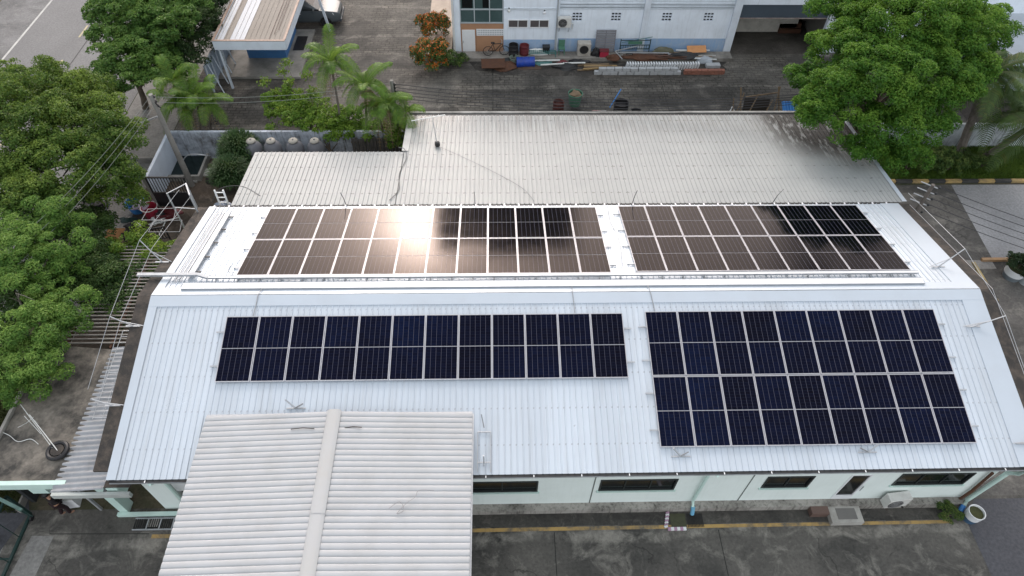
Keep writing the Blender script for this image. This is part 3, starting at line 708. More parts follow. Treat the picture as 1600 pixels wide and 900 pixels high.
# steel access frame with cage ladder at the rear left corner
af = thing('roof_access_frame', 'galvanised roof access frame standing at the rear left roof corner', 'access frame', (-13, 5.6, 4))
for x, y in ((-12.9, 6.3), (-12.55, 5.6), (-13.5, 5.7)):
    MB().bar((x, y, 2.6), (x, y, 5.0), .05).build('upright', STEEL, af)
mb = MB()
mb.bar((-12.9,6.3,4.98),(-12.55,5.6,4.98),.06); mb.bar((-13.5,5.7,4.98),(-12.9,6.3,4.98),.03); mb.bar((-13.5,5.7,4.2),(-12.55,5.6,4.2),.03)
mb.build('top_rail', STEEL, af)
mb = MB()
for z in (3.5, 4.2):
    c = Vector((-14.0, 5.3, z)); q = [c+Vector((-.55,.3,0)), c+Vector((.6,.35,0)), c+Vector((.7,-.35,0)), c+Vector((-.6,-.35,0))]
    for i in range(4): mb.bar(q[i], q[(i+1)%4], .018)
mb.build('cage_hoop', M('dull_steel',(.25,.26,.27)), af)
ld = thing('ladder', 'white steel ladder leaning on the rear shed roof near the access frame', 'ladder', (-12.2, 8.2, 0))
a0, a1 = at(335, 297, 4.3), at(342, 323, 2.0); a1 = Vector((a0.x+.1, a0.y-.35, 1.2))
MB().bar(a0, a1, .06).build('rail', WHITE, ld); MB().bar(a0+Vector((.36,0,0)), a1+Vector((.36,0,0)), .06).build('rail', WHITE, ld)
mb = MB()
for i in range(12): u = (i+.5)/12; q = a0.lerp(a1, u); mb.bar(q+Vector((.03,0,0)), q+Vector((.33,0,0)), .035)
mb.build('rung', WHITE, ld)

# ------------------------------------------------------------------ rear shed with the aged grey roof
K = .11; GZ = 3.87 + K*6.1
def gz(y): return GZ - K*y
SH = thing('rear_shed', 'rear lean-to shed with a weathered grey ribbed roof and black gutter', 'building', (5, 10, 0))
def greyroof():
    mt, nt, b = nodes('weathered_grey_ribs')
    p = worldpos(nt); sp = nt.nodes.new('ShaderNodeSeparateXYZ'); L(nt, p, sp.inputs[0])
    n1 = noise(nt, p, .5, 5, .6)
    far = ramp(nt, math_(nt, 'ADD', sp.outputs[1], math_(nt, 'MULTIPLY', n1, 1.2)), [(0, 0.0), (1, 1.0)])
    mr = N(nt, 'ShaderNodeMapRange'); mr.inputs['From Min'].default_value = 10.6; mr.inputs['From Max'].default_value = 13.8
    L(nt, math_(nt, 'ADD', sp.outputs[1], math_(nt, 'MULTIPLY', math_(nt, 'SUBTRACT', n1, .5), 2.0)), mr.inputs['Value'])
    streak = noise(nt, scaled(nt, p, (7, .5, .5)), 1.0, 4, .7)
    dirt = math_(nt, 'MULTIPLY', mr.outputs[0], ramp(nt, streak, [(.42, .0), (.68, .95)]))
    base = mix(nt, ramp(nt, n1, [(.3, 0.0), (.7, 1.0)]), (.28, .297, .296), (.325, .34, .337))
    # lichen and rust brown blotches near the far right corner under the tree
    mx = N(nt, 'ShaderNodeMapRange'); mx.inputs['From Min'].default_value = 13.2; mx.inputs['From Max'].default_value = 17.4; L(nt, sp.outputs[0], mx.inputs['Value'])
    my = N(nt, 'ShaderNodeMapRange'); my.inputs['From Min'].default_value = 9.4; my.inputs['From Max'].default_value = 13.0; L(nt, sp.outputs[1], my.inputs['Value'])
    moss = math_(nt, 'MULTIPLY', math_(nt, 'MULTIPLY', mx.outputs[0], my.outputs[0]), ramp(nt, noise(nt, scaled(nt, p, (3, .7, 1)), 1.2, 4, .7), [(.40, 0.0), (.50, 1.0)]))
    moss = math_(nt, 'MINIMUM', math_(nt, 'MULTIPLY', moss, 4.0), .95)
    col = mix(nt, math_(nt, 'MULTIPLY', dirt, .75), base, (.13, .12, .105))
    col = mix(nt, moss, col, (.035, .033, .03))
    # rows of screw heads drawn as dark dashes
    yy = math_(nt, 'FRACT', math_(nt, 'DIVIDE', math_(nt, 'SUBTRACT', sp.outputs[1], 6.45), 1.02))
    row = math_(nt, 'LESS_THAN', math_(nt, 'ABSOLUTE', math_(nt, 'SUBTRACT', yy, .5)), .035)
    xx = math_(nt, 'FRACT', math_(nt, 'DIVIDE', sp.outputs[0], .38))
    dash = math_(nt, 'LESS_THAN', math_(nt, 'ABSOLUTE', math_(nt, 'SUBTRACT', xx, .5)), .2)
    brk = ramp(nt, noise(nt, scaled(nt, p, (2.2, .01, .01)), 3, 2), [(.42, 0.0), (.5, 1.0)])
    d = math_(nt, 'MULTIPLY', math_(nt, 'MULTIPLY', row, dash), brk)
    col = mix(nt, math_(nt, 'MULTIPLY', d, .7), col, (.12, .12, .11))
    lap = math_(nt, 'LESS_THAN', math_(nt, 'ABSOLUTE', math_(nt, 'SUBTRACT', yy, .53)), .014)
    col = mix(nt, math_(nt, 'MULTIPLY', lap, .25), col, (.2, .2, .19))
    L(nt, col, b.inputs['Base Color']); b.inputs['Roughness'].default_value = .48; b.inputs['Specular IOR Level'].default_value = .4
    return mt
GREYR = greyroof()
corrugated(-11.35, -4.32, 6.16, gz(6.16), 10.28, gz(10.28), .2, PAN).build('roof_sheet', GREYR, SH)
corrugated(-4.3, 17.95, 6.16, gz(6.16)+.004, 13.62, gz(13.62)+.004, .2, PAN).build('roof_sheet', GREYR, SH)
MB().add([(17.9,6.16,gz(6.16)+.05),(18.1,6.16,gz(6.16)+.05),(18.1,13.62,gz(13.62)+.05),(17.9,13.62,gz(13.62)+.05)], [(0,1,2,3)]).build('verge_trim', FLASH, SH)
MB().add([(-4.42,10.3,gz(10.3)+.05),(-4.1,10.3,gz(10.3)+.05),(-4.1,13.62,gz(13.62)+.05),(-4.42,13.62,gz(13.62)+.05)], [(0,1,2,3)]).build('verge_trim', M('pale_trim', (.50,.50,.48), (.3,.3,.28), .4, 2, rough=.6), SH)
MB().bx(-4.4, 18.0, 13.66, 13.82, gz(13.62)-.12, gz(13.62)-.02).build('gutter', DARKM, SH)
MB().bx(-4.4, 18.0, 13.825, 13.95, gz(13.62)-.08, gz(13.62)+.03).build('fascia_coping', M('grey_coping', (.36,.36,.34), (.12,.12,.11), .9, 1.2, rough=.8), SH)
wl = MB(); wl.bx(-11.2, 17.8, 6.2, 6.35, 0, 3.1); wl.bx(-11.2, -11.05, 6.36, 10.1, 0, 3.2); wl.bx(-11.04, -4.2, 9.95, 10.1, 0, 3.2); wl.bx(-4.19, -4.05, 10.12, 13.6, 0, 2.9); wl.bx(-4.04, 17.8, 13.46, 13.6, 0, 2.9); wl.bx(17.66, 17.8, 6.36, 13.44, 0, 2.9)
wl.build('wall', M('grey_shed_wall', (.26,.26,.25), (.1,.1,.1), .8, 1, rough=.85, streak=True), SH)
cable('roof_cable', 'grey cable hanging down the grey shed roof where its width steps', [(-4.55,10.3,gz(10.3)+.25),(-4.25,10.15,gz(10)+.22),(-4.15,9.6,gz(9.6)+.07),(-4.35,8.4,gz(8.4)+.05),(-4.25,7.2,gz(7.2)+.05),(-4.6,6.4,gz(6.4)+.06)], .018, M('mid_grey_cable', (.16,.16,.16)))
cable('roof_cable', 'thin dark wire lying diagonally across the grey shed roof', [(-2.6,10.6,gz(10.6)+.06),(-.6,9.0,gz(9)+.05),(1.1,7.4,gz(7.4)+.05),(1.7,6.3,gz(6.3)+.05)], .008, M('mid_grey_cable', (.16,.16,.16)))
cable('roof_hose', 'black hose arching over the left end of the grey shed roof', [(-12.3,6.5,3.7),(-11.9,6.9,4.15),(-11.0,7.0,4.2),(-10.2,6.7,3.9)], .016, CABLE, cat='hose')
tv = thing('tv_aerial', 'thin pole TV aerial with a horizontal boom on the shed roof', 'aerial', (-2.9, 11.0, gz(11)))
tb = Vector((-2.75, 10.75, gz(10.75)+.02)); tt = tb + Vector((-.15,.15,1.55))
MB().tube([tb, tt], .018, 6).build('mast', STEEL, tv)
MB().tube([tt+Vector((-.95,-.2,-.05)), tt+Vector((.6,.12,.05))], .022, 6).build('boom', PVC, tv)
mb = MB()
for u in (-.7,-.4,-.1,.25): c = tt+Vector((u,.2*u,.0)); mb.tube([c+Vector((-.05,-.2,0)), c+Vector((.05,.2,0))], .01, 5)
mb.build('element', STEEL, tv)
MB().lathe([(.10,0),(.13,.05),(.12,.22),(.05,.25)], tb, 10).build('mast_foot', DARKM, tv)

# ------------------------------------------------------------------ carport in front
CPt = thing('carport', 'wide carport with a cream corrugated cement roof and rounded ridge cap', 'carport', (-5.2, -8, 0))
def ribsx(xa, za, xb, zb, y0, y1, pitch, amp, sharp=False):
    mb = MB(); n = int(round((y1-y0)/pitch)); k = 12; vs = []
    for i in range(n*k+1):
        y = y0 + (y1-y0)*i/(n*k); h = amp*math.sin(2*math.pi*i/k) if not sharp else amp*(2*abs(math.sin(math.pi*i/k))**.5-1)
        vs += [(xa, y, za+h), (xb, y, zb+h)]
    return mb.add(vs, [(2*i, 2*i+1, 2*i+3, 2*i+2) for i in range(n*k)])
CZ, CM, CXl, CXr, CX0, CYf, CYn = 4.38, 4.60, -9.44, -.80, -5.25, -4.30, -16.0
ribsx(CXl, CZ, CX0, CM, CYn, CYf, .192, .017, True).build('roof_sheet', CAR_ROOF, CPt, smooth=True)
ribsx(CX0, CM, CXr, CZ+.02, CYn, CYf, .192, .017, True).build('roof_sheet', CAR_ROOF, CPt, smooth=True)
rc = MB(); prof = [(-.22,-.008),(-.16,.034),(-.08,.054),(0,.06),(.08,.054),(.16,.034),(.22,-.008)]
segs = [(-16,-12.9),(-12.94,-9.9),(-9.94,-7.65),(-7.7,CYf+.02)]
for i, (ya, yb) in enumerate(segs):
    o = .012*(i%2); vs = []
    for y in (ya, yb): vs += [(CX0+px*(1+o), y, CM+.03+pz+o) for px, pz in prof]
    n = len(prof); rc.add(vs, [(j, j+1, n+j+1, n+j) for j in range(n-1)])
rc.build('ridge_cap', M('cream_ridge_cap', (.405,.415,.42), (.40,.39,.36), .5, 1.2, rough=.7), CPt, smooth=True)
MB().bx(CXr-.03, CXr+.05, CYn, CYf, CZ-.16, CZ-.05).build('side_rail', STEEL, CPt)
MB().bx(CXl, CXr, CYf+.01, CYf+.06, CZ-.12, CZ-.02).build('end_rail', STEEL, CPt)
bm_ = MB()
for x in (CXl+.5, CX0, CXr-.5):
    bm_.bx(x-.06, x+.06, CYn+.2, -6.5, CZ-.3 if x != CX0 else CM-.25, CZ-.1 if x != CX0 else CM-.06)
bm_.build('beam', STEEL, CPt)
for x in (CXl+.5, CXr-.5):
    for y in (-7.6, -11.5, -15.5): MB().bx(x-.06, x+.06, y-.06, y+.06, 0, CZ-.305).build('post', STEEL, CPt)
for i, (xa, y, l) in enumerate(((-6.55, -4.92, .75), (-4.85, -4.9, .55))):
    o = MB().tube([(xa, y, CM-.02), (xa+l*.5, y+.03, CM-.0), (xa+l, y-.01, CM+.02)], .016, 5).build('loose_wire', DARKM)
    tag(o, ['short dark wire lying left of the carport ridge cap','short dark wire lying right of the carport ridge cap'][i], 'wire')
cable('loose_wire', 'tangled thin wire lying on the right half of the carport roof', [(-3.2,-7.55,4.57),(-2.9,-7.35,4.58),(-2.75,-7.6,4.57),(-2.95,-7.7,4.56),(-2.7,-7.4,4.57),(-2.45,-7.2,4.56),(-2.35,-7.0,4.56),(-1.9,-7.0,4.54)], .009, M('dull_wire', (.28,.28,.28)), cat='wire')
# ------------------------------------------------------------------ left side: lean-to, pergola slats, gatehouse
LT = thing('side_lean_to', 'narrow lean-to of grey corrugated sheets along the left gable', 'lean-to', (-13.6, -3.2, 0))
GREYC = M('dull_corrugated_zinc', (.30, .315, .335), (.15, .155, .16), .75, 1.4, rough=.5, spec=.4)
ribsx(-14.48, 2.80, -12.7, 3.02, -6.15, -.45, .19, .024).build('roof_sheet', GREYC, LT, smooth=True)
MB().bx(-14.4, -11.9, -6.28, -6.17, 2.62, 2.86).build('fascia', M('lean_to_fascia', (.42,.45,.43), (.25,.27,.26), .5, 2, rough=.6), LT)
MB().bx(-12.68, -11.85, -6.1, -5.3, 3.0, 3.06).build('corner_slab', CONC_D, LT)
MB().bx(-12.65, -12.3, -6.12, -5.2, 2.3, 2.98).build('corner_block', MINT2, LT)
mb = MB()
for x in (-14.3, -12.8): mb.bx(x-.04, x+.04, -6.1, -.5, 2.66, 2.74)
mb.build('purlin', STEEL, LT)
for y in (-5.6, -.7): MB().bx(-14.34, -14.26, y-.04, y+.04, 0, 2.655).build('post', STEEL, LT)
PG = thing('pergola', 'open pergola of thin pale slats between the tree and the left gable', 'pergola', (-14.6, 2, 0))
mb = MB()
for i in range(28):
    y = -.25 + i*.185
    mb.bx(-16.5 + .1*math.sin(i*2.1), -12.78, y-.022, y+.022, 2.80, 2.85)
mb.build('slat', M('pale_slat', (.26,.25,.23), (.12,.10,.08), .7, 2, rough=.8), PG)
mb = MB()
for x in (-16.3, -14.6, -12.95): mb.bx(x-.04, x+.04, -.45, 4.9, 2.70, 2.79)
mb.build('beam', RUST, PG)
for x, y in ((-16.3,-.3),(-16.3,4.7),(-12.95,4.7)): MB().bx(x-.04, x+.04, y-.04, y+.04, 0, 2.695).build('post', RUST, PG)
rl = thing('safety_net_rail', 'light steel ladder rail lying along the left gable over the lean-to sheets', 'rail', (-13.2, -2.2, 3.9))
mb = MB()
for dx in (-13.62, -13.3, -13.02): mb.tube([(dx, -3.9, 3.55), (dx, -.5, 3.9)], .014, 5)
mb.build('long_wire', STEEL, rl)
mb = MB()
for i in range(15):
    y = -3.85 + i*.24; z = 3.555 + (y+3.9)*.103
    mb.tube([(-13.62, y, z), (-13.02, y, z)], .010, 5)
mb.build('rung', STEEL, rl)

GH = thing('gatehouse', 'low gatehouse with a black stained flat concrete roof and mint front beam', 'building', (-16, -3.4, 0))
MB().prism([(-16.95,-5.75),(-14.05,-5.75),(-13.9,-.6),(-16.9,-.3)], 2.55, 2.8).build('roof_slab', SLAB, GH)
MB().bx(-20.6, -14.1, -5.9, -5.753, 2.50, 2.86).build('front_beam', MINT2, GH)
MB().bx(-17.06, -16.953, -5.74, -.4, 2.5, 2.92).build('edge_kerb', CONC, GH)
MB().bx(-15.75, -15.2, -5.72, -5.4, 1.75, 2.54).build('pillar', MINT2, GH)
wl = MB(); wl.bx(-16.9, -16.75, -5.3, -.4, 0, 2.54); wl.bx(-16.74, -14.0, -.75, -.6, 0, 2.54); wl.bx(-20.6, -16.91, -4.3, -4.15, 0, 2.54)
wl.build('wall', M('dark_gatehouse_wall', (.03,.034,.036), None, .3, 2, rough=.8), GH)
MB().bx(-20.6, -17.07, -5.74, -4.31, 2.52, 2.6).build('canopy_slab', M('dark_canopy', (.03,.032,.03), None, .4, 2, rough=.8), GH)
# clutter on the slab
bp_ = thing('pipe_bundle', 'bundle of thin white plastic pipes propped over a tyre on the stained slab roof', 'pipes', (-15.5, -4, 2.8))
for a, b, r in (((32,632),(86,706),.012),((46,648),(96,712),.015),((28,668),(52,652),.011),((52,655),(60,662),.011),((38,650),(64,678),.010)):
    A_ = at(*a, 3.3); B_ = at(*b, 2.9); MB().tube([A_, A_.lerp(B_,.5)+Vector((0,0,-.05)), B_], r, 6).build('pipe', PVC, bp_)
cable('slab_hose', 'pale hose snaking over the left edge of the stained slab roof', [at(-6,672,2.83), at(14,680,2.83), at(28,690,2.83), at(48,686,2.83), at(60,694,2.83)], .012, PVC, cat='hose')
c = at(90, 704, 2.9); ty = thing('tyre', 'old black tyre lying on the slab roof beside the lean-to sheets', 'tyre', c)
MB().torus(c, .30, .075, n=26).build('tread', BLACKP, ty, smooth=True)
MB().lathe([(.21,-.05),(.21,.05)], c, 20).build('inner_disc', CONC_D, ty)

# front gate (dark green tubular sliding gate) at the lower left
FG = thing('sliding_gate', 'dark green tubular sliding gate at the lower left entrance', 'gate', (-16.8, -6.8, 0))
ga = at(48, 803, .12); gb = at(-4, 920, .12); gt_ = Vector((0,0,1.55))
mb = MB(); mb.bar(ga, gb, .09); mb.bar(ga+gt_, gb+gt_, .07); mb.bar(ga, ga+gt_, .08); mb.bar(gb, gb+gt_, .08)
mb.build('frame', DGREEN, FG)
mb = MB()
for i in range(1, 3): u = i/3; q = ga.lerp(gb, u); mb.bar(q+Vector((0,0,.05)), q+gt_, .022)
mb.build('bar', DGREEN, FG)
q = ga.lerp(gb, .62); MB().bar(q, q+Vector((-1.1,-.05,.3)), .06).build('brace', DGREEN, FG); MB().bar(ga+Vector((.1,-.1,0)), ga+Vector((-.55,.1,.9)), .06).build('brace', DGREEN, FG)
for u in (.06, .9): MB().lathe([(.07,-.03),(.09,-.03),(.09,.03),(.07,.03)], ga.lerp(gb,u)+Vector((.08,0,-.03)), 12, axis=(1,0,0)).build('wheel', BLACKP, FG)
gp = thing('barrier_beam', 'mint and black beam over the dark entrance at the lower left', 'beam', at(20, 785, 2.0))
MB().bar(at(-30,765,2.0), at(34,797,1.6), .10).build('beam', M('dull_mint_beam', (.16,.26,.23), (.05,.08,.07), .6, 2), gp)
MB().bar(at(-10,842,.02), at(-10,842,1.9), .12).build('post', DGREEN, gp)

# person in dark clothes by the white box
PB = at(107, 802, 0)
def skin(name, verts, edges, rad, mat, parent, sub=2, root=0):
    me = bpy.data.meshes.new(name); me.from_pydata([tuple(v) for v in verts], edges, []); me.update()
    o = bpy.data.objects.new(name, me); COL.objects.link(o); o.parent = parent; me.materials.append(mat)
    bpy.context.view_layer.objects.active = o
    md = o.modifiers.new('skin', 'SKIN'); md.use_smooth_shade = True
    sv = me.skin_vertices[0].data if me.skin_vertices else None
    if sv is None:
        me.skin_vertices.new() if hasattr(me.skin_vertices, 'new') else None
        sv = me.skin_vertices[0].data
    for i, r in enumerate(rad):
        sv[i].radius = (r, r) if not isinstance(r, tuple) else r
    sv[root].use_root = True
    s = o.modifiers.new('sub', 'SUBSURF'); s.levels = sub; s.render_levels = sub
    return o
PE = thing('person', 'person in black top and dark trousers beside a white box, holding a tray', 'person', PB, rz=R(-35))
SKIN = M('skin', (.35, .2, .13), None, .1, 5, rough=.6); CLOTH = M('black_cloth', (.012, .010, .011), (.03, .02, .022), .4, 6, rough=.9)
TROU = M('dark_maroon_cloth', (.022, .010, .012), None, .3, 6, rough=.9); HAIR = M('black_hair', (.008, .007, .007), None, .2, 9, rough=.5)
# joints (facing +y): pelvis, waist, chest, neck, head / arms bent forward / legs mid step
J = [(0,0,.92),(0,.01,1.08),(0,.0,1.30),(0,.01,1.42),(0,.03,1.50),(0,.05,1.60),
     (.17,.0,1.36),(.22,.06,1.12),(.12,.26,1.05),(.09,.33,1.05),
     (-.17,.0,1.36),(-.22,.06,1.12),(-.12,.26,1.05),(-.09,.33,1.05),
     (.09,0,.86),(.10,.10,.48),(.10,.06,.08),(.11,.20,.03),
     (-.09,0,.86),(-.10,-.02,.48),(-.10,-.14,.10),(-.11,-.02,.03)]
E_ = [(0,1),(1,2),(2,3),(3,4),(4,5),(2,6),(6,7),(7,8),(8,9),(2,10),(10,11),(11,12),(12,13),(0,14),(14,15),(15,16),(16,17),(0,18),(18,19),(19,20),(20,21)]
rad = [.13,.12,(.16,.11),.055,.085,.085,.055,.042,.034,.03,.055,.042,.034,.03,.08,.055,.04,.035,.08,.055,.04,.035]
# five separate fingers per hand, curled around the tray edge
for s, wv in ((1, 9), (-1, 13)):
    base = Vector(J[wv])
    for k, (dx, ln) in enumerate(((-.030*s,.050),(-.012*s,.075),(.006*s,.080),(.022*s,.074),(.036*s,.060))):
        a = len(J); J.append(tuple(base+Vector((dx,.03,.004 if k else .02)))); J.append(tuple(base+Vector((dx*1.15,.03+ln*.6,.0 if k else .025)))); J.append(tuple(base+Vector((dx*1.1,.03+ln,-.018 if k else .02))))
        E_ += [(wv,a),(a,a+1),(a+1,a+2)]; rad += [.010,.009,.008]
body = skin('body', J, E_, rad, SKIN, PE)
tv_ = [J[0],J[1],J[2],(0,.01,1.40),J[6],J[7],(.14,.22,1.06),J[10],J[11],(-.14,.22,1.06)]
skin('shirt', tv_, [(0,1),(1,2),(2,3),(2,4),(4,5),(5,6),(2,7),(7,8),(8,9)], [(.165,.13),(.15,.13),(.19,.135),.075,.075,.058,.048,.075,.058,.048], CLOTH, PE)
tr_ = [(0,0,.95),J[14],J[15],J[16],J[18],J[19],J[20]]
skin('trousers', tr_, [(0,1),(1,2),(2,3),(0,4),(4,5),(5,6)], [(.16,.13),.105,.078,.062,.105,.078,.062], TROU, PE)
hb = MB().ball((0,.02,1.63), (.105,.125,.10), 16, 10).build('hair', HAIR, PE, local=True, smooth=True)
fb = MB()
for s in (-1,1): fb.ball((.032*s,.132,1.60), .011, 8, 6)
fb.build('eyes', DARKM, PE, local=True)
MB().ball((0,.142,1.575), (.014,.02,.022), 8, 6).build('nose', SKIN, PE, local=True)
MB().box((0,.133,1.535), (.045,.012,.012)).build('mouth', MAROON, PE, local=True)
tr = MB().box((0,0,0), (.34,.22,.03)); q = PB + Matrix.Rotation(R(-35),3,'Z') @ Vector((0,.43,1.07))
o = tr.build('tray', PVC); o.location = q; o.rotation_euler.z = R(-35); tag(o, 'small white tray held by the person at the lower left', 'tray')
bb = thing('white_box', 'white lidded box standing under the lean-to edge beside the person', 'box', at(112, 793, 0))
q = at(112, 790, 0); MB().box(q+Vector((0,.1,.33)), (.62,.42,.66), rz=R(8)).build('box_body', WHITE, bb, bevel=.02); MB().box(q+Vector((0,.1,.68)), (.66,.46,.035), rz=R(8)).build('lid', PVC, bb)
gr = thing('drain_grating', 'steel bar grating along the foot of the porch at the lower left', 'grating', at(212, 800, .02))
mb = MB(); g0, g1 = (-12.9,-6.22), (-11.15,-6.22)
for i in range(24): x = -12.9+i*.075; mb.bx(x-.01, x+.01, -6.36, -6.0, .03, .06)
mb.build('bar', DARKM, gr)
mb = MB(); mb.bx(-12.93,-11.15,-6.4,-6.362,.02,.07); mb.bx(-12.93,-11.15,-5.998,-5.96,.02,.07)
for x in (-12.45,-12.0,-11.55): mb.bx(x-.02,x+.02,-6.361,-5.999,.062,.075)
mb.build('frame', STEEL, gr)
mh = thing('manhole_cover', 'square patterned manhole cover beside the porch grating', 'manhole cover', at(240, 817, 0))
q = at(240, 816, .0); MB().bx(q.x-.22,q.x+.22,q.y-.17,q.y+.17,.004,.02).build('lid', CONC_L, mh); MB().bx(q.x-.3,q.x+.3,q.y-.24,q.y+.24,.0,.012).build('rim', DARKM, mh)

# ------------------------------------------------------------------ boundary walls, left rear corner
BW = M('pale_blue_wall', (.42, .47, .54), (.07, .07, .065), .95, 1.3, rough=.85, streak=True)
o = MB(); o.bx(-17.3, -4.4, 14.0, 14.15, 0, 1.75); tag(o.build('boundary_wall', BW), 'stained pale rear boundary wall behind the palms and jars', 'wall')
o = MB(); o.bx(-17.3, -17.15, 10.4, 13.995, 0, 1.7); tag(o.build('boundary_wall', M('clean_pale_wall', (.52,.58,.66), (.3,.33,.38), .4, 1.5, rough=.85)), 'cleaner pale wall running towards the black gate by the leaning pole', 'wall')
tag(MB().bx(-21.4,-17.32,13.6,13.75,0,.35).build('low_kerb_wall', CONC), 'low dark kerb wall left of the pale walls by the pavement', 'wall')
struct('side_pavement', MB().sheet([(-21.45,-40),(-18.25,-40),(-18.25,60),(-21.45,60)], .003), G_PALE)
struct('earth_yard', MB().sheet([(-18.25,-.5),(-11.4,-.5),(-11.4,13.95),(-18.25,13.95)], .006), groundmat('brown_earth', (.105,.08,.06), (.05,.042,.034), (.19,.155,.125), .5))
def gate(label, a, b, h, solid):
    g = thing('steel_gate', label, 'gate', a); a = Vector(a); b = Vector(b); up_ = Vector((0,0,h))
    mb = MB(); mb.bar(a, b, .06); mb.bar(a+up_, b+up_, .07); mb.bar(a, a+up_, .06); mb.bar(b, b+up_, .06); mb.bar(a+up_*.48, b+up_*.48, .05); mb.build('frame', DARKM, g)
    mb = MB(); n = int((b-a).length/.13)
    for i in range(1, n): q = a.lerp(b, i/n); mb.bar(q+up_*.48, q+up_, .03)
    mb.build('bar', DARKM, g)
    if solid:
        mb = MB(); d = (b-a).normalized()*.03; nrm = Vector((-d.y, d.x, 0)).normalized()*.008
        A_, B_ = a+d, b-d; z0 = Vector((0,0,.03)); z1 = up_*.46
        mb.add([A_+z0-nrm,B_+z0-nrm,B_+z1-nrm,A_+z1-nrm,A_+z0+nrm,B_+z0+nrm,B_+z1+nrm,A_+z1+nrm], [(0,1,2,3),(7,6,5,4),(0,4,5,1),(1,5,6,2),(2,6,7,3),(3,7,4,0)])
        mb.build('solid_panel', BLACKP, g)
    return g
gate('black steel gate with barred top and solid base below the pale side wall', (-16.85,9.9,.35), (-15.05,9.9,.35), 1.85, True)
MB_ = MB().bar((-16.95,9.9,0), (-16.95,9.9,2.35), .12).build('gate_post', POLE); tag(MB_, 'grey post at the left of the black barred gate', 'post')
gate('black steel gate of open bars lying across the rubbish beside the light green bush', (-17.3,6.9,.05), (-15.5,7.35,.05), 1.35, False)

DF = thing('board_fence', 'dark weathered board fence between the palm stems and the grey shed corner', 'fence', (-6.0,13.7,0))
mb = MB()
for i in range(17): x = -7.6+i*.19; mb.bx(x, x+.165, 13.68+.015*(i%3), 13.71+.015*(i%3), 0, 1.55+.06*math.sin(i*2.3))
mb.build('boards', M('dark_boards', (.075,.07,.065), (.03,.028,.026), .8, 3, rough=.9, streak=True), DF)
mb = MB(); mb.bx(-7.65,-4.4,13.76,13.80,.4,.48); mb.bx(-7.65,-4.4,13.76,13.80,1.2,1.28); mb.build('rail', WOOD, DF)
# canopy building, top left
CB = thing('canopy_building', 'small blue-walled guard building under a flat roof with deep white fascia', 'building', (-14, 23.5, 0))
cx0, cx1, cy0, cy1 = -16.05, -11.95, 20.35, 33.0
CANR = M('tan_canopy_roof', (.235,.212,.185), (.18,.155,.13), .5, .8, rough=.7, streak=False)
MB().bx(cx0+.1, cx1-.1, cy0+.1, cy1-.1, 3.0, 3.18).build('roof_deck', CANR, CB)
MB().add([(-15.15,cy0+.12,3.19),(-14.3,cy0+.12,3.19),(-14.3,cy1-.2,3.19),(-15.15,cy1-.2,3.19)], [(0,1,2,3)]).build('roof_light_strip', M('pale_roof_strip', (.40,.43,.47), (.35,.36,.38), .5, 1, rough=.5), CB)
MB().add([(-15.85,cy0+.12,3.195),(-15.5,cy0+.12,3.195),(-15.5,cy1-.2,3.195),(-15.85,cy1-.2,3.195)], [(0,1,2,3)]).build('roof_light_strip', bpy.data.materials['pale_roof_strip'], CB)
mb = MB()
for x in np.arange(cx0+.35, cx1-.2, .28): mb.bx(x-.006, x+.006, cy0+.14, cy1-.2, 3.196, 3.204)
mb.build('roof_seam', CANR, CB)
mb = MB()
for k, x in enumerate((-12.9,-12.72,-12.55)): mb.bx(x-.015, x+.015, cy0+.3+.5*k, cy1-1, 3.214, 3.222)
mb.build('roof_stain', M('dark_roof_streak', (.10,.06,.05), None, .3, 3), CB)
FAS = M('white_fascia', (.60,.67,.74), (.4,.44,.48), .4, 1.4, rough=.55)
mb = MB(); mb.bx(cx0, cx1, cy0-.02, cy0+.1, 2.72, 3.26); mb.bx(cx1-.1, cx1+.02, cy0+.102, cy1, 2.72, 3.26); mb.bx(cx0-.02, cx0+.1, cy0+.102, cy1, 2.72, 3.26); mb.build('fascia', FAS, CB)
mb = MB(); mb.bx(cx0-.01, cx1+.01, cy0-.03, cy0+.11, 3.262, 3.30); mb.bx(cx1-.11, cx1+.03, cy0+.112, cy1, 3.262, 3.30); mb.bx(cx0-.03, cx0+.11, cy0+.112, cy1, 3.262, 3.30); mb.build('coping', M('brown_coping', (.34,.25,.20), (.2,.14,.1), .5, 2), CB)
wl = MB(); wl.bx(-15.6,-13.2,23.7,23.85,0,2.99); wl.bx(-13.35,-13.2,23.86,27,0,2.99); wl.bx(-15.6,-15.45,23.86,27,0,2.99); wl.build('wall', M('strong_blue_paint', (.05,.16,.36), (.04,.1,.2), .5, 2, rough=.6), CB)
MB().bx(-17.1,-12.0,21.6,27.2,0,.14).build('floor_slab', CONC, CB)
MB().bx(-13.0,-12.3,24.6,26.3,.142,.16).build('door_mat', BLACKP, CB)
for y in (26.9,): MB().bar((-11.0,27.2,0), (-11.35,26.9,3.3), .14).build('post', FAS, CB)
for x, y in ((-15.9,20.6),): MB().bx(x-.06,x+.06,y-.06,y+.06,0,2.715).build('post', FAS, CB)
FN = thing('panel_fence', 'pale blue corrugated panel fence along the left of the guard building', 'fence', (-17.6, 22, 0))
mb = MB()
fa, fb_ = Vector((-17.0,20.2,0)), Vector((-17.0,25.2,0))
n = 40; vs = []
for i in range(n+1):
    q = fa.lerp(fb_, i/n); o_ = .025*(1 if i%2 else -1); vs += [(q.x+o_, q.y, .05), (q.x+o_-.0, q.y, 1.75)]
mb.add(vs, [(2*i,2*i+2,2*i+3,2*i+1) for i in range(n)]); mb.build('panel', M('pale_blue_sheet', (.34,.41,.50), (.2,.25,.3), .5, 2, rough=.5), FN)
mb = MB()
for i in range(6): q = fa.lerp(fb_, i/5); mb.bar(q+Vector((.09,0,0)), q+Vector((.09,0,1.85)), .07)
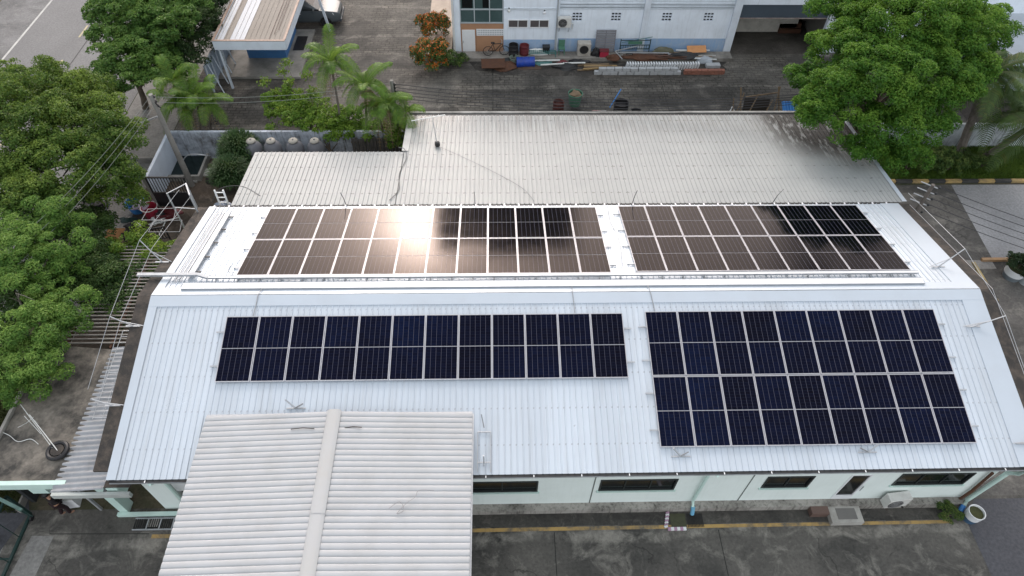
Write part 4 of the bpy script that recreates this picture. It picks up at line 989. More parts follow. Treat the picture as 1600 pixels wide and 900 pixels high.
mb.bar(fa+Vector((.06,0,1.8)), fb_+Vector((.06,0,1.8)), .06); mb.build('post', FAS, FN)
for i in range(4):
    q = fa.lerp(fb_, (i+.3)/5); mb = MB().bar(q+Vector((.14,0,1.7)), q+Vector((.75,-.5,.05)), .05); mb.build('stay', FAS, FN)

# pickup truck under the canopy
def pickup(loc, rz):
    v = thing('pickup_truck', 'silver grey double cab pickup truck parked beside the guard building canopy', 'pickup truck', loc, rz=rz)
    BODY = M('silver_car_paint', (.075,.088,.095), None, .05, 2, rough=.38, metal=.1, spec=.5)
    def loft(st):
        mb = MB(); vs = []; n = 8
        for (x, zb, zt, wb, wt) in st:
            vs += [(x,-wb*.92,zb),(x,-wb,zb+.12),(x,-wb,zb+(zt-zb)*.6),(x,-wt,zt),(x,wt,zt),(x,wb,zb+(zt-zb)*.6),(x,wb,zb+.12),(x,wb*.92,zb)]
        fs = [tuple(range(n))[::-1], tuple(range((len(st)-1)*n, len(st)*n))]
        for i in range(len(st)-1):
            for k in range(n): fs.append((i*n+k, i*n+(k+1)%n, (i+1)*n+(k+1)%n, (i+1)*n+k))
        return mb.add(vs, fs)
    loft([(2.62,.42,.80,.72,.66),(2.5,.34,.98,.86,.78),(2.2,.32,1.05,.92,.82),(1.3,.32,1.14,.93,.84),(.9,.32,1.16,.93,.86),(-1.0,.34,1.16,.93,.87),(-2.6,.42,1.14,.92,.86)]).build('body', BODY, v, local=True, smooth=True, bevel=.03)
    loft([(1.28,1.12,1.15,.84,.80),(.45,1.12,1.72,.85,.64),(-.1,1.12,1.80,.86,.66),(-.85,1.12,1.76,.86,.66),(-1.15,1.12,1.18,.85,.80)]).build('cab', BODY, v, local=True, smooth=True, bevel=.03)
    GL = GLASS_D
    MB().add([(1.2,-.70,1.19),(1.2,.70,1.19),(.50,.58,1.71),(.50,-.58,1.71)], [(0,1,2,3)]).build('windscreen', GL, v, local=True)
    for s in (-1, 1):
        MB().add([(.98,s*.842,1.2),(.12,s*.868,1.2),(.12,s*.735,1.66),(.48,s*.715,1.62)], [(0,1,2,3)]).build('side_window', GL, v, local=True)
        MB().add([(.05,s*.869,1.2),(-.85,s*.869,1.2),(-.78,s*.735,1.66),(.05,s*.74,1.66)], [(0,1,2,3)]).build('side_window', GL, v, local=True)
        MB().add([(2.52,s*.52,.80),(2.22,s*.90,.86),(2.15,s*.88,1.0),(2.45,s*.56,.97)], [(0,1,2,3)]).build('headlight', M('headlight_glass', (.75,.76,.78), None, .1, 4, rough=.1), v, local=True)
        MB().box((.95,s*1.0,1.22), (.12,.2,.15)).build('mirror', BODY, v, local=True, bevel=.02)
        MB().box((.0,s*.94,.98), (.16,.02,.03)).build('door_handle', ALU, v, local=True)
        for x in (1.62, -1.62):
            w_ = MB().lathe([(.20,-.10),(.36,-.11),(.38,-.06),(.38,.06),(.36,.11),(.20,.10)], (x,s*.86,.38), 22, axis=(0,1,0)).build('wheel', BLACKP, v, local=True, smooth=True)
            MB().lathe([(.21,-.095),(.23,-.102),(.20,.0),(.05,.02),(.05,.11),(.20,.102),(.215,.095)], (x,s*.86,.38), 18, axis=(0,1,0)).build('rim', ALU, w_, local=True)
    MB().box((2.57,0,.72), (.1,1.0,.22)).build('grille', BLACKP, v, local=True, bevel=.02)
    MB().box((2.6,0,.46), (.18,1.7,.18)).build('bumper', M('dark_bumper', (.05,.06,.07), None, .1, 3, rough=.5), v, local=True, bevel=.03)
    MB().bx(-2.52,-1.25,-.74,.74,1.165,1.175).build('bed_liner', BLACKP, v, local=True)
    return v
pickup((-12.95, 28.55, 0), R(2))

# ------------------------------------------------------------------ white workshop building at the back
YB = 24.6
WB_ = thing('workshop_building', 'long white workshop with pale blue dado, block vents and an open garage bay', 'building', (9, 24.6, 0))
wl = MB()
wl.bx(.62, 3.9, YB-.15, YB+.05, 1.0, 7.5)                     # left block upper
wl.bx(-2.45, -2.1, YB-.2, YB+.05, 0, 7.5)
wl.bx(-2.6,-2.45, YB-.2, 40, 0, 7.5)
vents = [(4.92,5.54),(7.37,7.99),(10.57,11.19),(13.22,13.84)]
x = 4.1
for a, b in vents:
    wl.bx(x, a, YB, YB+.2, 1.0, 7.5); wl.bx(a, b, YB, YB+.2, 1.0, 2.18); wl.bx(a, b, YB, YB+.2, 2.74, 7.5); x = b
wl.bx(x, 15.0, YB, YB+.2, 1.0, 7.5)
wl.bx(15.42, 21.4, YB-.05, YB+.2, 3.3, 7.5)
wl.bx(21.4, 40, YB, YB+.2, 0, 7.5); wl.bx(-2.44, 39.8, 39.8, 40, 0, 7.5); wl.bx(39.8, 40, YB+.21, 40, 0, 7.5)
wl.build('wall', WHITE_D, WB_)
dd = MB(); dd.bx(.62, 3.9, YB-.152, YB+.05, 0, .997); dd.bx(4.1, 15.0, YB-.002, YB+.2, 0, .997); dd.build('dado', BLUE_D, WB_)
PCOL = M('pale_column', (.64,.70,.76), (.42,.46,.5), .4, 1.5, rough=.7, streak=True)
for x0, x1 in ((3.9,4.1),(9.35,9.72),(14.98,15.44)): MB().bx(x0, x1, YB-.16 if x0 > 4.2 else YB-.22, YB+.0 if x0<14 else YB+.3, 0, 7.5).build('column', PCOL, WB_)
MB().bx(21.1, 21.5, YB-.3, YB-.003, 0, 7.5).build('column', PCOL, WB_)
bd = MB()
for z in (2.98, 3.14, 3.32, 3.5): bd.bx(4.11, 14.97, YB-.035, YB-.002, z, z+.05)
bd.bx(.62, 3.88, YB-.19, YB-.152, 3.0, 3.12)
bd.build('wall_band', M('pale_band', (.58,.64,.69), (.32,.36,.38), .6, 1.5, rough=.7), WB_)
MB().bx(-2.8,40.2,YB-.35,40.2,7.503,7.65).build('roof', M('workshop_roof', (.42,.44,.46), (.28,.29,.3), .5, .6), WB_)
gd = MB()
for z in (3.06, 3.24): gd.bx(4.11, 14.97, YB-.018, YB-.003, z, z+.03)
gd.build('band_groove', M('groove_grey', (.14,.16,.18), None, .3, 3), WB_)  # dark strips standing for the grooves of the wall band
for a, b in vents:
    f = MB(); z0, z1 = 2.18, 2.74; s3 = (b-a)/3
    for i in range(4):
        xx = a + i*s3; f.bx(max(a,xx-.02), min(b,xx+.02), YB+.01, YB+.12, z0, z1)
        z = z0 + i*(z1-z0)/3
        for k in range(3): f.bx(a+k*s3+.021, a+(k+1)*s3-.021, YB+.012, YB+.118, max(z0,z-.02), min(z1,z+.02))
    f = f.build('vent_block', WHITE_D, WB_); MB().bx(a, b, YB+.125, YB+.15, z0, z1).build('vent_void', BLACKP, f)
# left stair bay: teal glazing over brown panels, white door, block strip
gz_ = MB().bx(-2.1,.62,YB-.05,YB-.02,2.1,7.0).build('glazing', M('teal_glass', (.05,.085,.085), (.10,.15,.15), .7, .6, rough=.15), WB_)
mb = MB()
for z in (2.1, 2.98, 4.2): mb.bx(-2.1,.62,YB-.10,YB-.052,z-.04,z+.04)
for xx in (-2.07,-1.2,-.25,.58): mb.bx(xx-.03,xx+.03,YB-.098,YB-.054,2.15,7)
mb.build('mullion', M('grey_mullion', (.40,.45,.47), None, .2, 2), gz_)
MB().bx(-1.95,-1.3,YB-.052,YB-.051+.0005,3.05,4.1).build('dark_sash', GLASS_D, gz_)
MB().bx(-.68,-.30,YB-.053,YB-.0515,3.06,4.1).build('dark_sash', GLASS_D, gz_)
MB().bx(-2.1,.62,YB-.06,YB+.05,1.68,2.055).build('brown_panel', BROWN, WB_)
MB().bx(-1.12,.62,YB-.06,YB+.05,-.0,1.22).build('brown_panel', BROWN, WB_)
MB().bx(-2.1,-1.13,YB-.055,YB+.05,0,1.675).build('brown_panel', BROWN, WB_)
d = MB().bx(-2.02,-1.2,YB-.10,YB-.057,.0,1.62).build('door', WHITE, WB_); MB().bx(-1.98,-1.94,YB-.14,YB-.102,.75,.9).build('handle', STEEL, d)
st = MB(); st.bx(-1.1,.62,YB-.08,YB-.03,1.225,1.675); st = st.build('screen_block', WHITE, WB_)
HOLE = M('screen_hole_grey', (.38,.41,.43), None, .2, 3)
for k in range(3):
    sv_ = MB()
    for i in range(15):
        xx = -1.03 + i*.11; z = 1.27 + k*.135; sv_.bx(xx, xx+.07, YB-.083, YB-.0805, z, z+.085)
    sv_.build('screen_hole', HOLE, st)
for a, b in ((.95,2.1),(2.3,3.42)):
    f = MB(); f.bx(a-.05,b+.05,YB-.2,YB-.153,1.82,1.87); f.bx(a-.05,b+.05,YB-.2,YB-.153,2.32,2.37); f.bx(a-.05,a,YB-.2,YB-.153,1.872,2.318); f.bx(b,b+.05,YB-.2,YB-.153,1.872,2.318); f.bx((a+b)/2-.02,(a+b)/2+.02,YB-.19,YB-.156,1.872,2.318)
    f = f.build('window', WHITE, WB_); MB().bx(a,b,YB-.17,YB-.158,1.872,2.318).build('pane', M('brown_grey_pane', (.10,.09,.09), (.06,.06,.06), .4, 2, rough=.2), f)
MB().bx(15.46,21.35,YB+.02,YB+.08,2.42,3.29).build('roller_shutter', M('shutter_slate', (.062,.082,.105), (.04,.05,.06), .4, 1, rough=.5), WB_)
MB().bx(15.46,21.35,YB-.02,YB+.1,2.36,2.415).build('shutter_rail', M('rusty_pale_rail', (.34,.30,.27), (.1,.05,.04), .9, 3), WB_)
gi = MB(); gi.bx(15.3,15.42,YB+.3,34,0,3.6); gi.bx(21.5,21.62,YB+.2,34,0,3.6); gi.bx(15.42,21.5,33.9,34,0,3.6); gi.bx(15.42,21.5,YB+.21,34,3.6,3.7)
gi.build('garage_wall', M('garage_interior', (.22,.21,.19), (.1,.1,.09), .6, 1, rough=.85), WB_)
struct('garage_floor', MB().sheet([(15.42,24.4),(21.5,24.4),(21.5,33.9),(15.42,33.9)], .006), groundmat('garage_floor_concrete', (.085,.078,.068), (.05,.046,.04), (.12,.11,.10), .5))
o = MB(); o.bx(15.5,20.6,27.2,27.3,0,1.9); o.bx(15.5,20.6,27.15,27.199,1.3,1.4); tag(o.build('partition_board', M('beige_board', (.62,.60,.54), (.2,.19,.17), .5, 1.5)), 'beige board partition standing inside the open garage bay', 'partition')
o = MB(); o.bx(19.4,20.9,27.0,27.5,0,.30); o.bx(19.4,20.9,27.2,27.5,.302,.6); tag(o.build('wooden_step', RUST), 'reddish timber steps in the shaded corner of the garage bay', 'steps')
MB().bx(-2.7, 15.4, 23.55, YB-.23, 0, .22).build('plinth', M('plinth_concrete', (.26,.245,.22), (.09,.085,.075), .9, 1.3, rough=.9), WB_)
MB().tube([(-2.52,YB-.3,7),(-2.52,YB-.3,.3),(-2.6,YB-.6,.05)], .06, 8).build('downpipe', PVC, WB_)
MB().tube([(3.95,YB-.3,7),(3.95,YB-.3,.3)], .045, 8).build('downpipe', M('grey_pipe', (.35,.38,.40)), WB_)
for x_, z_, mt_, lb in ((.95,2.98,PVC,'round white wall lamp over the paired windows of the workshop'),(3.15,2.86,WHITE,'white security camera on the workshop wall above the right paired window')):
    l_ = thing('wall_lamp' if x_ < 2 else 'security_camera', lb, 'lamp' if x_ < 2 else 'camera', (x_, YB-.2, z_))
    MB().lathe([(.09,0),(.09,.06),(.05,.12)], (x_, YB-.20, z_), 12, axis=(0,-1,-.3)).build('housing', mt_, l_)
    MB().bar((x_, YB-.152, z_), (x_, YB-.2, z_+.16), .06).build('arm', DARKM, l_)
MB().bx(-4.4,-2.75,24.2,40,0,.12).build('porch_floor', M('tan_porch_floor', (.36,.28,.21), (.2,.16,.12), .6, 1.5), WB_)
# air conditioner outdoor units
def ac_unit(label, loc, rz, bracket):
    a = thing('air_conditioner', label, 'air conditioner', loc, 'outdoor air conditioner units', rz=rz)
    MB().bx(-.42,.42,-.16,.16,.0,.62).build('casing', M('ac_casing', (.60,.60,.57), (.42,.41,.38), .5, 3, rough=.5), a, local=True, bevel=.015)
    f = MB().lathe([(.26,0),(.26,.015)], (-.12,-.161,.31), 24, axis=(0,-1,0)).build('fan_opening', BLACKP, a, local=True)
    mb = MB()
    for r in (.08,.15,.22,.27): mb.torus((-.12,-.185,.31), r, .008, axis=(0,1,0), n=22, m=5)
    for k in range(4): t = k*math.pi/4; mb.bar((-.12+.26*math.cos(t),-.19,.31+.26*math.sin(t)), (-.12-.26*math.cos(t),-.19,.31-.26*math.sin(t)), .01)
    mb.build('fan_grille', M('grille_grey', (.22,.22,.22)), a, local=True)
    mb = MB()
    for s in (-.3,.3): mb.bx(s-.025,s+.025,-.22,.3 if bracket else .22,-.06,-.003); 
    if bracket:
        for s in (-.3,.3): mb.bar((s,.26,-.5),(s,-.2,-.06),.035)
    mb.build('bracket', STEEL if bracket else CONC_D, a, local=True)
    MB().tube([(.42,.05,.2),(.55,.1,.1),(.55,.2,-.3 if bracket else .0)], .03, 6).build('pipe', PVC, a, local=True)
    return a
ac_unit('white air conditioner outdoor unit bracketed to the workshop wall', (4.42, YB-.32, 2.0), 0, True)
ac_unit('cream air conditioner outdoor unit on the plinth by the factory door', (14.35, -5.98, .40), R(6), False)
# ------------------------------------------------------------------ small things
def drum(label, loc, r=.29, h=.85, mat=None, tilt=None, open_=True, cat='drum', name='drum', group=None):
    d = thing(name, label, cat, loc, group)
    prof = [(r*.95,0),(r,.03),(r,h*.32),(r*1.04,h*.34),(r,h*.36),(r,h*.65),(r*1.04,h*.67),(r,h*.69),(r,h*.97),(r*1.03,h)]
    if open_: prof += [(r*.93,h),(r*.9,h*.75)]
    MB().lathe(prof, (0,0,0), 20).build('shell', mat or RUST, d, local=True, smooth=True)
    if open_: MB().lathe([(r*.88,h*.70),(r*.88,h*.705)], (0,0,0), 16).build('contents', BLACKP, d, local=True)
    else: MB().lathe([(.045,h),(.045,h+.03)], (r*.5,0,0), 8).build('cap', BLACKP, d, local=True)
    if tilt: d.rotation_euler = tilt
    return d
def bucket(label, loc, r, h, mat, inner=None, name='bucket', rim=True, cat='bucket'):
    d = thing(name, label, cat, loc)
    MB().lathe([(r*.78,0),(r,h),(r*.94,h),(r*.74,.06)], (0,0,0), 20).build('tub', mat, d, local=True, smooth=True)
    if rim: MB().torus((0,0,h), r*1.0, .022, n=22, m=6).build('rim', inner or mat, d, local=True, smooth=True)
    return d
def crate(label, loc, size, mat, rz=0.0, name='crate', cat='crate'):
    d = thing(name, label, cat, loc, rz=rz); a, b, h = size[0]/2, size[1]/2, size[2]; mb = MB()
    mb.bx(-a,a,-b,b,0,.03)
    for z in np.linspace(.06, h-.06, 4):
        mb.bx(-a,a,-b,-b+.02,z,z+h*.16); mb.bx(-a,a,b-.02,b,z,z+h*.16); mb.bx(-a,-a+.02,-b+.021,b-.021,z,z+h*.16); mb.bx(a-.02,a,-b+.021,b-.021,z,z+h*.16)
    mb.build('slatted_sides', mat, d, local=True)
    mb = MB()
    for sx in (-1,1):
        for sy in (-1,1): mb.box((sx*(a-.015),sy*(b-.015),h/2+.02), (.05,.05,h-.04))
    mb.build('corner_post', mat, d, local=True)
    return d
def heap(name, label, loc, size, mat, cat, seed=0):
    """crumpled sack or rag: a dented lump sitting on the ground"""
    rng = random.Random(seed); mb = MB(); n, m = 18, 10; vs = []; fs = []
    ph_ = [rng.uniform(0,6.28) for _ in range(6)]
    for i in range(m+1):
        th = (math.pi*.5)*i/m
        for k in range(n):
            p = 2*math.pi*k/n; q = 1 + .16*math.sin(3*p+ph_[0]+2*th) + .12*math.sin(5*p+ph_[1]) + .08*math.sin(8*th+ph_[2]+p*2)
            vs.append((loc[0]+size[0]*q*math.sin(th)*math.cos(p), loc[1]+size[1]*q*math.sin(th)*math.sin(p), loc[2]+max(0,size[2]*(math.cos(th)+.1*math.sin(6*p+ph_[3])*math.sin(th*2)))))
    for i in range(m):
        for k in range(n): fs.append((i*n+k,(i+1)*n+k,(i+1)*n+(k+1)%n,i*n+(k+1)%n))
    o = mb.add(vs, fs).build(name, mat, smooth=True); return tag(o, label, cat)

# cement rain jars in a row behind the shed's low left roof
def jar(loc):
    j = thing('rain_jar', '', 'jar', loc, 'row of cement rain jars behind the shed')
    MB().lathe([(.24,0),(.36,.22),(.45,.55),(.46,.80),(.40,1.02),(.28,1.16),(.22,1.20),(.23,1.25)], (0,0,0), 24).build('vessel', CLAY, j, local=True, smooth=True)
    l = MB().lathe([(.235,1.25),(.24,1.29),(.21,1.33),(.10,1.36)], (0,0,0), 22).build('lid', M('pale_jar_lid', (.30,.29,.26), (.28,.26,.22), .6, 5, rough=.8), j, local=True, smooth=True)
    MB().lathe([(.05,1.36),(.04,1.40)], (0,0,0), 10).build('lid_knob', CLAY, l, local=True)
    return j
j0 = jar((-12.62, 13.1, .6)); j0['label'] = 'cement rain jar with a pale lid, leftmost of the row of four'
for x, lb in ((-11.6,'second from the left of the row of four'),(-10.45,'third from the left of the row of four'),(-9.35,'rightmost of the row of four')):
    dup(j0, loc=(x, 13.1, .6), label='cement rain jar with a pale lid, '+lb)

tag(MB().bx(-13.2, -8.8, 12.6, 13.6, 0, .6).build('jar_platform', CONC), 'low concrete platform carrying the four rain jars', 'platform')
# junk along the workshop
zP = .22
def bicycle(loc, rz):
    b = thing('bicycle', 'old dark bicycle leaning by the workshop stair bay', 'bicycle', loc, rz=rz)
    for x in (-.52,.52):
        w_ = MB().torus((x,0,.33), .31, .022, axis=(0,1,0), n=26, m=6).build('wheel', BLACKP, b, local=True, smooth=True)
        sp = MB()
        for k in range(6): t = k*math.pi/6; sp.bar((x+.3*math.cos(t),0,.33+.3*math.sin(t)),(x-.3*math.cos(t),0,.33-.3*math.sin(t)),.006)
        sp.build('spokes', STEEL, w_, local=True)
    mb = MB(); bb,hd,se = (-.08,0,.32),(.36,0,.82),(-.2,0,.80)
    for a,c in ((bb,hd),(bb,se),(se,hd),(bb,(-.52,0,.33)),(se,(-.52,0,.33)),(hd,(.52,0,.33))): mb.bar(a,c,.035)
    mb.build('frame', DARKM, b, local=True)
    MB().tube([(.30,-.28,.98),(.37,-.12,.96),(.36,0,.9),(.37,.12,.96),(.30,.28,.98)],.014,6).build('handlebar', STEEL, b, local=True)
    MB().box((-.22,0,.88),(.24,.13,.06)).build('saddle', BLACKP, b, local=True, bevel=.02)
bicycle((.15, 23.9, zP), R(4))
drum('dark open drum holding scrap by the workshop window', (1.25, 23.9, zP), .30, .75, BLACKP)
drum('dull red drum standing against the workshop dado', (1.95, 24.05, zP), .30, .62, MAROON)
bucket('grey green tub in front of the dark drums', (1.3, 23.35, 0), .30, .42, M('grey_green_tub', (.16,.2,.17)), name='tub', cat='tub')
drum('bright blue ribbed drum lying on its side before the workshop', (1.42, 22.95, .31), .32, 1.15, BLUEP, (0, R(90), R(3)), False)
heap('tarpaulin_heap', 'white crumpled plastic sheet bundled against the workshop dado', (2.75, 24.1, zP), (.85,.22,.35), PVC, 'sheet', 3)
o = thing('bin', 'small black square bin standing on the workshop plinth', 'bin', (3.35, 24.1, zP)); MB().bx(3.13,3.57,23.95,24.28,zP,zP+.5).build('bin_body', BLACKP, o, bevel=.02); MB().bx(3.11,3.59,23.93,24.30,zP+.503,zP+.54).build('lid', DARKM, o)
o = thing('plastic_chair', 'small green plastic chair by the corner pipe of the workshop', 'chair', (4.35, 24.05, zP))
MB().bx(4.15,4.55,23.85,24.25,zP+.42,zP+.46).build('seat', GREENP, o); MB().bx(4.15,4.55,24.22,24.27,zP+.462,zP+.88).build('backrest', GREENP, o)
for x in (4.18,4.52):
    for y in (23.88,24.2): MB().bx(x-.02,x+.02,y-.02,y+.02,zP,zP+.418).build('leg', GREENP, o)
o = thing('mesh_rack', 'low teal mesh rack lying on the plinth left of the green chair', 'rack', (3.1, 23.85, zP))
mb = MB()
for x in np.arange(2.3,4.0,.12): mb.bx(x-.012,x+.012,23.65,24.0,zP+.30,zP+.33)
for y in (23.65,23.82,24.0): mb.bx(2.25,4.0,y-.02,y+.02,zP+.27,zP+.298)
mb.build('mesh_top', TEALP, o)
for x in (2.3,3.95):
    for y in (23.67,23.98): MB().bx(x-.02,x+.02,y-.02,y+.02,zP,zP+.268).build('leg', TEALP, o)
o = thing('machine_cabinet', 'broken pale machine cabinet with a round black opening', 'cabinet', (5.75, 23.95, zP))
MB().bx(5.35,6.2,23.8,24.3,zP,zP+.85).build('casing', M('grimy_cream_casing', (.42,.40,.36), (.2,.18,.15), .7, 3), o, bevel=.03)
MB().lathe([(.24,0),(.24,.02)], (5.76,23.795,zP+.46), 20, axis=(0,-1,0)).build('opening', BLACKP, o); MB().torus((5.76,23.78,zP+.46), .26, .03, axis=(0,1,0)).build('opening_rim', DARKM, o)
heap('rubbish_sack', 'dark bulging sack beside the broken machine cabinet', (6.55,23.95,zP), (.28,.25,.5), BLACKP, 'sack', 4)
o = thing('slatted_panel', 'grey slatted steel panel leaning on the workshop dado', 'panel', (7.1, 24.4, zP))
mb = MB()
for i in range(9): z = zP+.03+i*.165; mb.box((7.15, 24.28+.012*i, z+.07), (1.18,.03,.14))
mb.build('slats', M('grey_slat_panel', (.24,.25,.27), (.14,.14,.15), .5, 2), o)
mb = MB()
for x in (6.54,7.15,7.76): mb.bar((x,24.25,zP),(x,24.36,zP+1.5),.04)
mb.build('frame', M('grey_slat_frame', (.2,.2,.22)), o)
o = thing('red_box', 'faded red box on the ground before the slatted grey panel', 'box', (7.05, 23.85, zP)); MB().bx(6.8,7.35,23.65,24.0,zP,zP+.38).build('box_body', REDP, o, bevel=.02); MB().bx(6.78,7.37,23.63,24.02,zP+.383,zP+.42).build('lid', MAROON, o)
# bed frames and pipes
o = thing('bed_frame', 'rusty and green steel bed frame standing on edge by the middle column', 'bed frame', (9, 24.1, zP))
mb = MB(); ya=24.05
for z in (.35,.62,.95): mb.bar((8.1,ya,zP+z),(10.0,ya+.05,zP+z),.04)
for i in range(13): x = 8.15+i*.15; mb.bar((x,ya,zP+.35),(x,ya,zP+.62),.022)
for x in (8.1,10.0): mb.bar((x,ya,zP),(x,ya,zP+1.05),.05)
mb.build('rails', DGREEN, o); MB().bar((8.2,ya+.1,zP+.75),(10.1,ya+.1,zP+1.15),.03).build('loose_rod', TEALP, o)
mb = MB().bx(8.6,9.5,ya+.06,ya+.09,zP+.66,zP+.86); mb.build('green_board', GREENP, o)
rng = random.Random(5)
for i in range(16):
    x = rng.uniform(8.0,10.6); ln = rng.uniform(1.6,3.0); y = rng.uniform(23.3,23.9); z = zP+.04+.05*(i//5)
    r = thing('scrap_pipe', 'rusty scrap pipe in the heap along the workshop plinth', 'pipe', (x,y,z), 'rusty pipes heaped along the workshop', rz=rng.uniform(-.14,.14))
    ma = [RUST,RUST,DARKM,M('brown_steel',(.13,.07,.05))][i%4]; rr = rng.uniform(.025,.05)
    MB().lathe([(rr,0),(rr,ln),(rr*.7,ln),(rr*.7,0)], (0,0,0), 10, axis=(1,0,0)).build('pipe_wall', ma, r, local=True)
for k,(a,b) in enumerate((((7.9,23.5,zP+.45),(11.2,23.55,zP+.38)),((8.2,23.3,zP+.1),(7.75,23.7,zP+.42)),((7.75,23.7,zP+.42),(9.2,24.0,zP+.6)))):
    o = MB().bar(a,b,.05).build('steel_bar', STEEL); tag(o, ['long pale steel bar lying over the rusty pipes','short pale steel bar at the left end of the pipe heap','pale steel bar slanting up to the bed frame'][k], 'bar')
for i in range(9):
    x = 11.7+rng.uniform(-.3,1.2); r = MB().box((x+.6, 23.45+.09*i, zP+.05+.02*i), (rng.uniform(1.2,2.4),.10,.03), rz=rng.uniform(-.1,.1)).build('scrap_board', [PVC,STEEL,WOOD,CONC_L][i%4]); tag(r, 'thin scrap board in the pale pile at the right end of the plinth', 'board', 'scrap boards at the right end of the plinth')
o = MB().box((13.1,24.1,zP+.33),(1.25,.5,.03),rz=.05,rx=.5).build('board', PLY); tag(o, 'orange board leaning at the right end of the workshop junk', 'board')
heap('plastic_sheet', 'pale crumpled plastic sheet hanging off the right end of the board pile', (13.6,23.5,0), (.5,.3,.38), M('grey_plastic', (.38,.42,.46), None,.3,3), 'sheet', 8)
# timber, white tiles, blocks, bricks
for i in range(9):
    ln = rng.uniform(1.6,2.6); o = MB().box((6.55+rng.uniform(-.3,.4), 22.55+.13*(i%5), .06+.09*(i//5)), (ln,.11,.06), rz=rng.uniform(-.12,.12)).build('timber', [WOOD,M('yellow_timber',(.32,.22,.10),(.2,.13,.06),.6,3)][i%2]); tag(o, 'timber length in the low pile in front of the machine cabinet', 'timber', 'timber lengths piled on the yard')
for k,(x,y,l) in enumerate(((5.1,22.95,1.4),(2.9,23.2,2.6),(3.7,22.75,1.5))):
    o = MB().tube([(x-l/2,y,.25),(x+l/2,y+.05*k,.28)],.05,8).build('plastic_pipe', PVC); tag(o, ['short white plastic pipe lying on the timber pile','long white plastic pipe lying along the plinth edge','white plastic pipe lying between the blue drum and the timber'][k], 'pipe')
for i in range(28):
    o = MB().box((8.45+i*.168, 22.75+.012*math.sin(i*3.1), .20), (.085,.3,.40), ry=.15).build('edge_tile', WHITE); tag(o, 'white tile standing on edge in the long row before the pipe heap', 'tile', 'white tiles standing in a row')
for lv in range(2):
    for i in range(11 - lv):
        q = (6.55+i*.5+.25*lv+rng.uniform(-.02,.02), 22.1+rng.uniform(-.02,.02), .115+.235*lv)
        if i == 0 and lv == 0: b0 = MB().box((0,0,0),(.47,.22,.22)).build('concrete_block', BLOCK, bevel=.012); o = b0
        else: o = b0.copy(); COL.objects.link(o)
        o.location = q; o.rotation_euler.z = rng.uniform(-.04,.04); tag(o, 'pale grey concrete block in the low double row on the yard', 'block', 'concrete blocks stacked on the yard')
k = 0
for lv in range(3):
    for i in range(12):
        q = (12.1+i*.215+rng.uniform(-.01,.01), 22.15+rng.uniform(-.02,.02), .05+.1*lv)
        if k == 0: b1 = MB().box((0,0,0),(.2,.22,.09)).build('brick', BRICK); o = b1
        else: o = b1.copy(); COL.objects.link(o)
        k += 1; o.location = q; o.rotation_euler.z = rng.uniform(-.05,.05); tag(o, 'reddish brick in the low stack at the right end of the block row', 'brick', 'reddish bricks stacked on the yard')
o = MB().box((14.0,22.9,.12),(.9,.35,.22),rz=.03).build('stone_slab', BLOCK, bevel=.02); tag(o, 'single pale slab to the right of the white tile row', 'slab')
heap('scrap_heap', 'dark rusty scrap heap in front of the blue drum', (.6,22.9,0), (1.0,.45,.32), RUST, 'scrap', 11)
heap('scrap_heap', 'dark tangled scrap heap right of the white pipes', (4.6,22.85,0), (.8,.35,.3), DARKM, 'scrap', 12)
o = MB().box((-.05,22.75,.36),(1.5,.9,.02),rz=.05,rx=.12).build('steel_plate', RUST); tag(o, 'flat rusty steel plate lying on the dark scrap heap', 'plate')
for k_,(x_,y_,a_,b_,h_,m_,lb_) in enumerate(((.9,23.4,.9,.3,.3,DARKM,'dark scrap heap at the foot of the dark drums'),(2.9,23.35,.9,.25,.2,TEALP,'teal wire scrap heaped along the plinth edge'),(5.4,23.4,.7,.25,.22,BLACKP,'black scrap heap before the machine cabinet'),(7.7,23.5,.5,.25,.3,RUST,'rusty scrap heap right of the red box'),(9.6,23.55,1.2,.3,.25,RUST,'brown scrap heap under the rusty pipes'),(12.3,23.75,1.0,.3,.3,DARKM,'dark scrap heap behind the pale boards'),(10.9,24.15,.7,.2,.45,M('olive_sack',(.12,.12,.08)),'olive sack slumped against the dado right of the bed frame'),(2.2,22.85,.8,.3,.16,M('brown_scrap',(.08,.05,.035)),'brown scrap heap right of the bright blue drum'))):
    heap('scrap_heap', lb_, (x_,y_,.0 if y_ < 23.5 else zP), (a_,b_,h_), m_, 'scrap', 60+k_)
struct('damp_stain', MB().sheet([(-1.6,23.5),(-1.2,22.6),(-.2,22.3),(.6,21.9),(2.2,22.2),(3.1,21.8),(5,21.95),(6.4,21.6),(8.5,21.8),(10.2,21.6),(12.3,21.85),(13.6,21.8),(14.1,22.3),(14.9,22.6),(14.7,23.1),(15.1,23.5)], .004), groundmat('damp_dirt', (.075,.068,.06), (.035,.033,.03), (.16,.145,.125), .5))
heap('red_bag', 'crumpled dark red bag at the foot of the plinth', (4.4,23.2,0), (.4,.25,.3), MAROON, 'bag', 13)

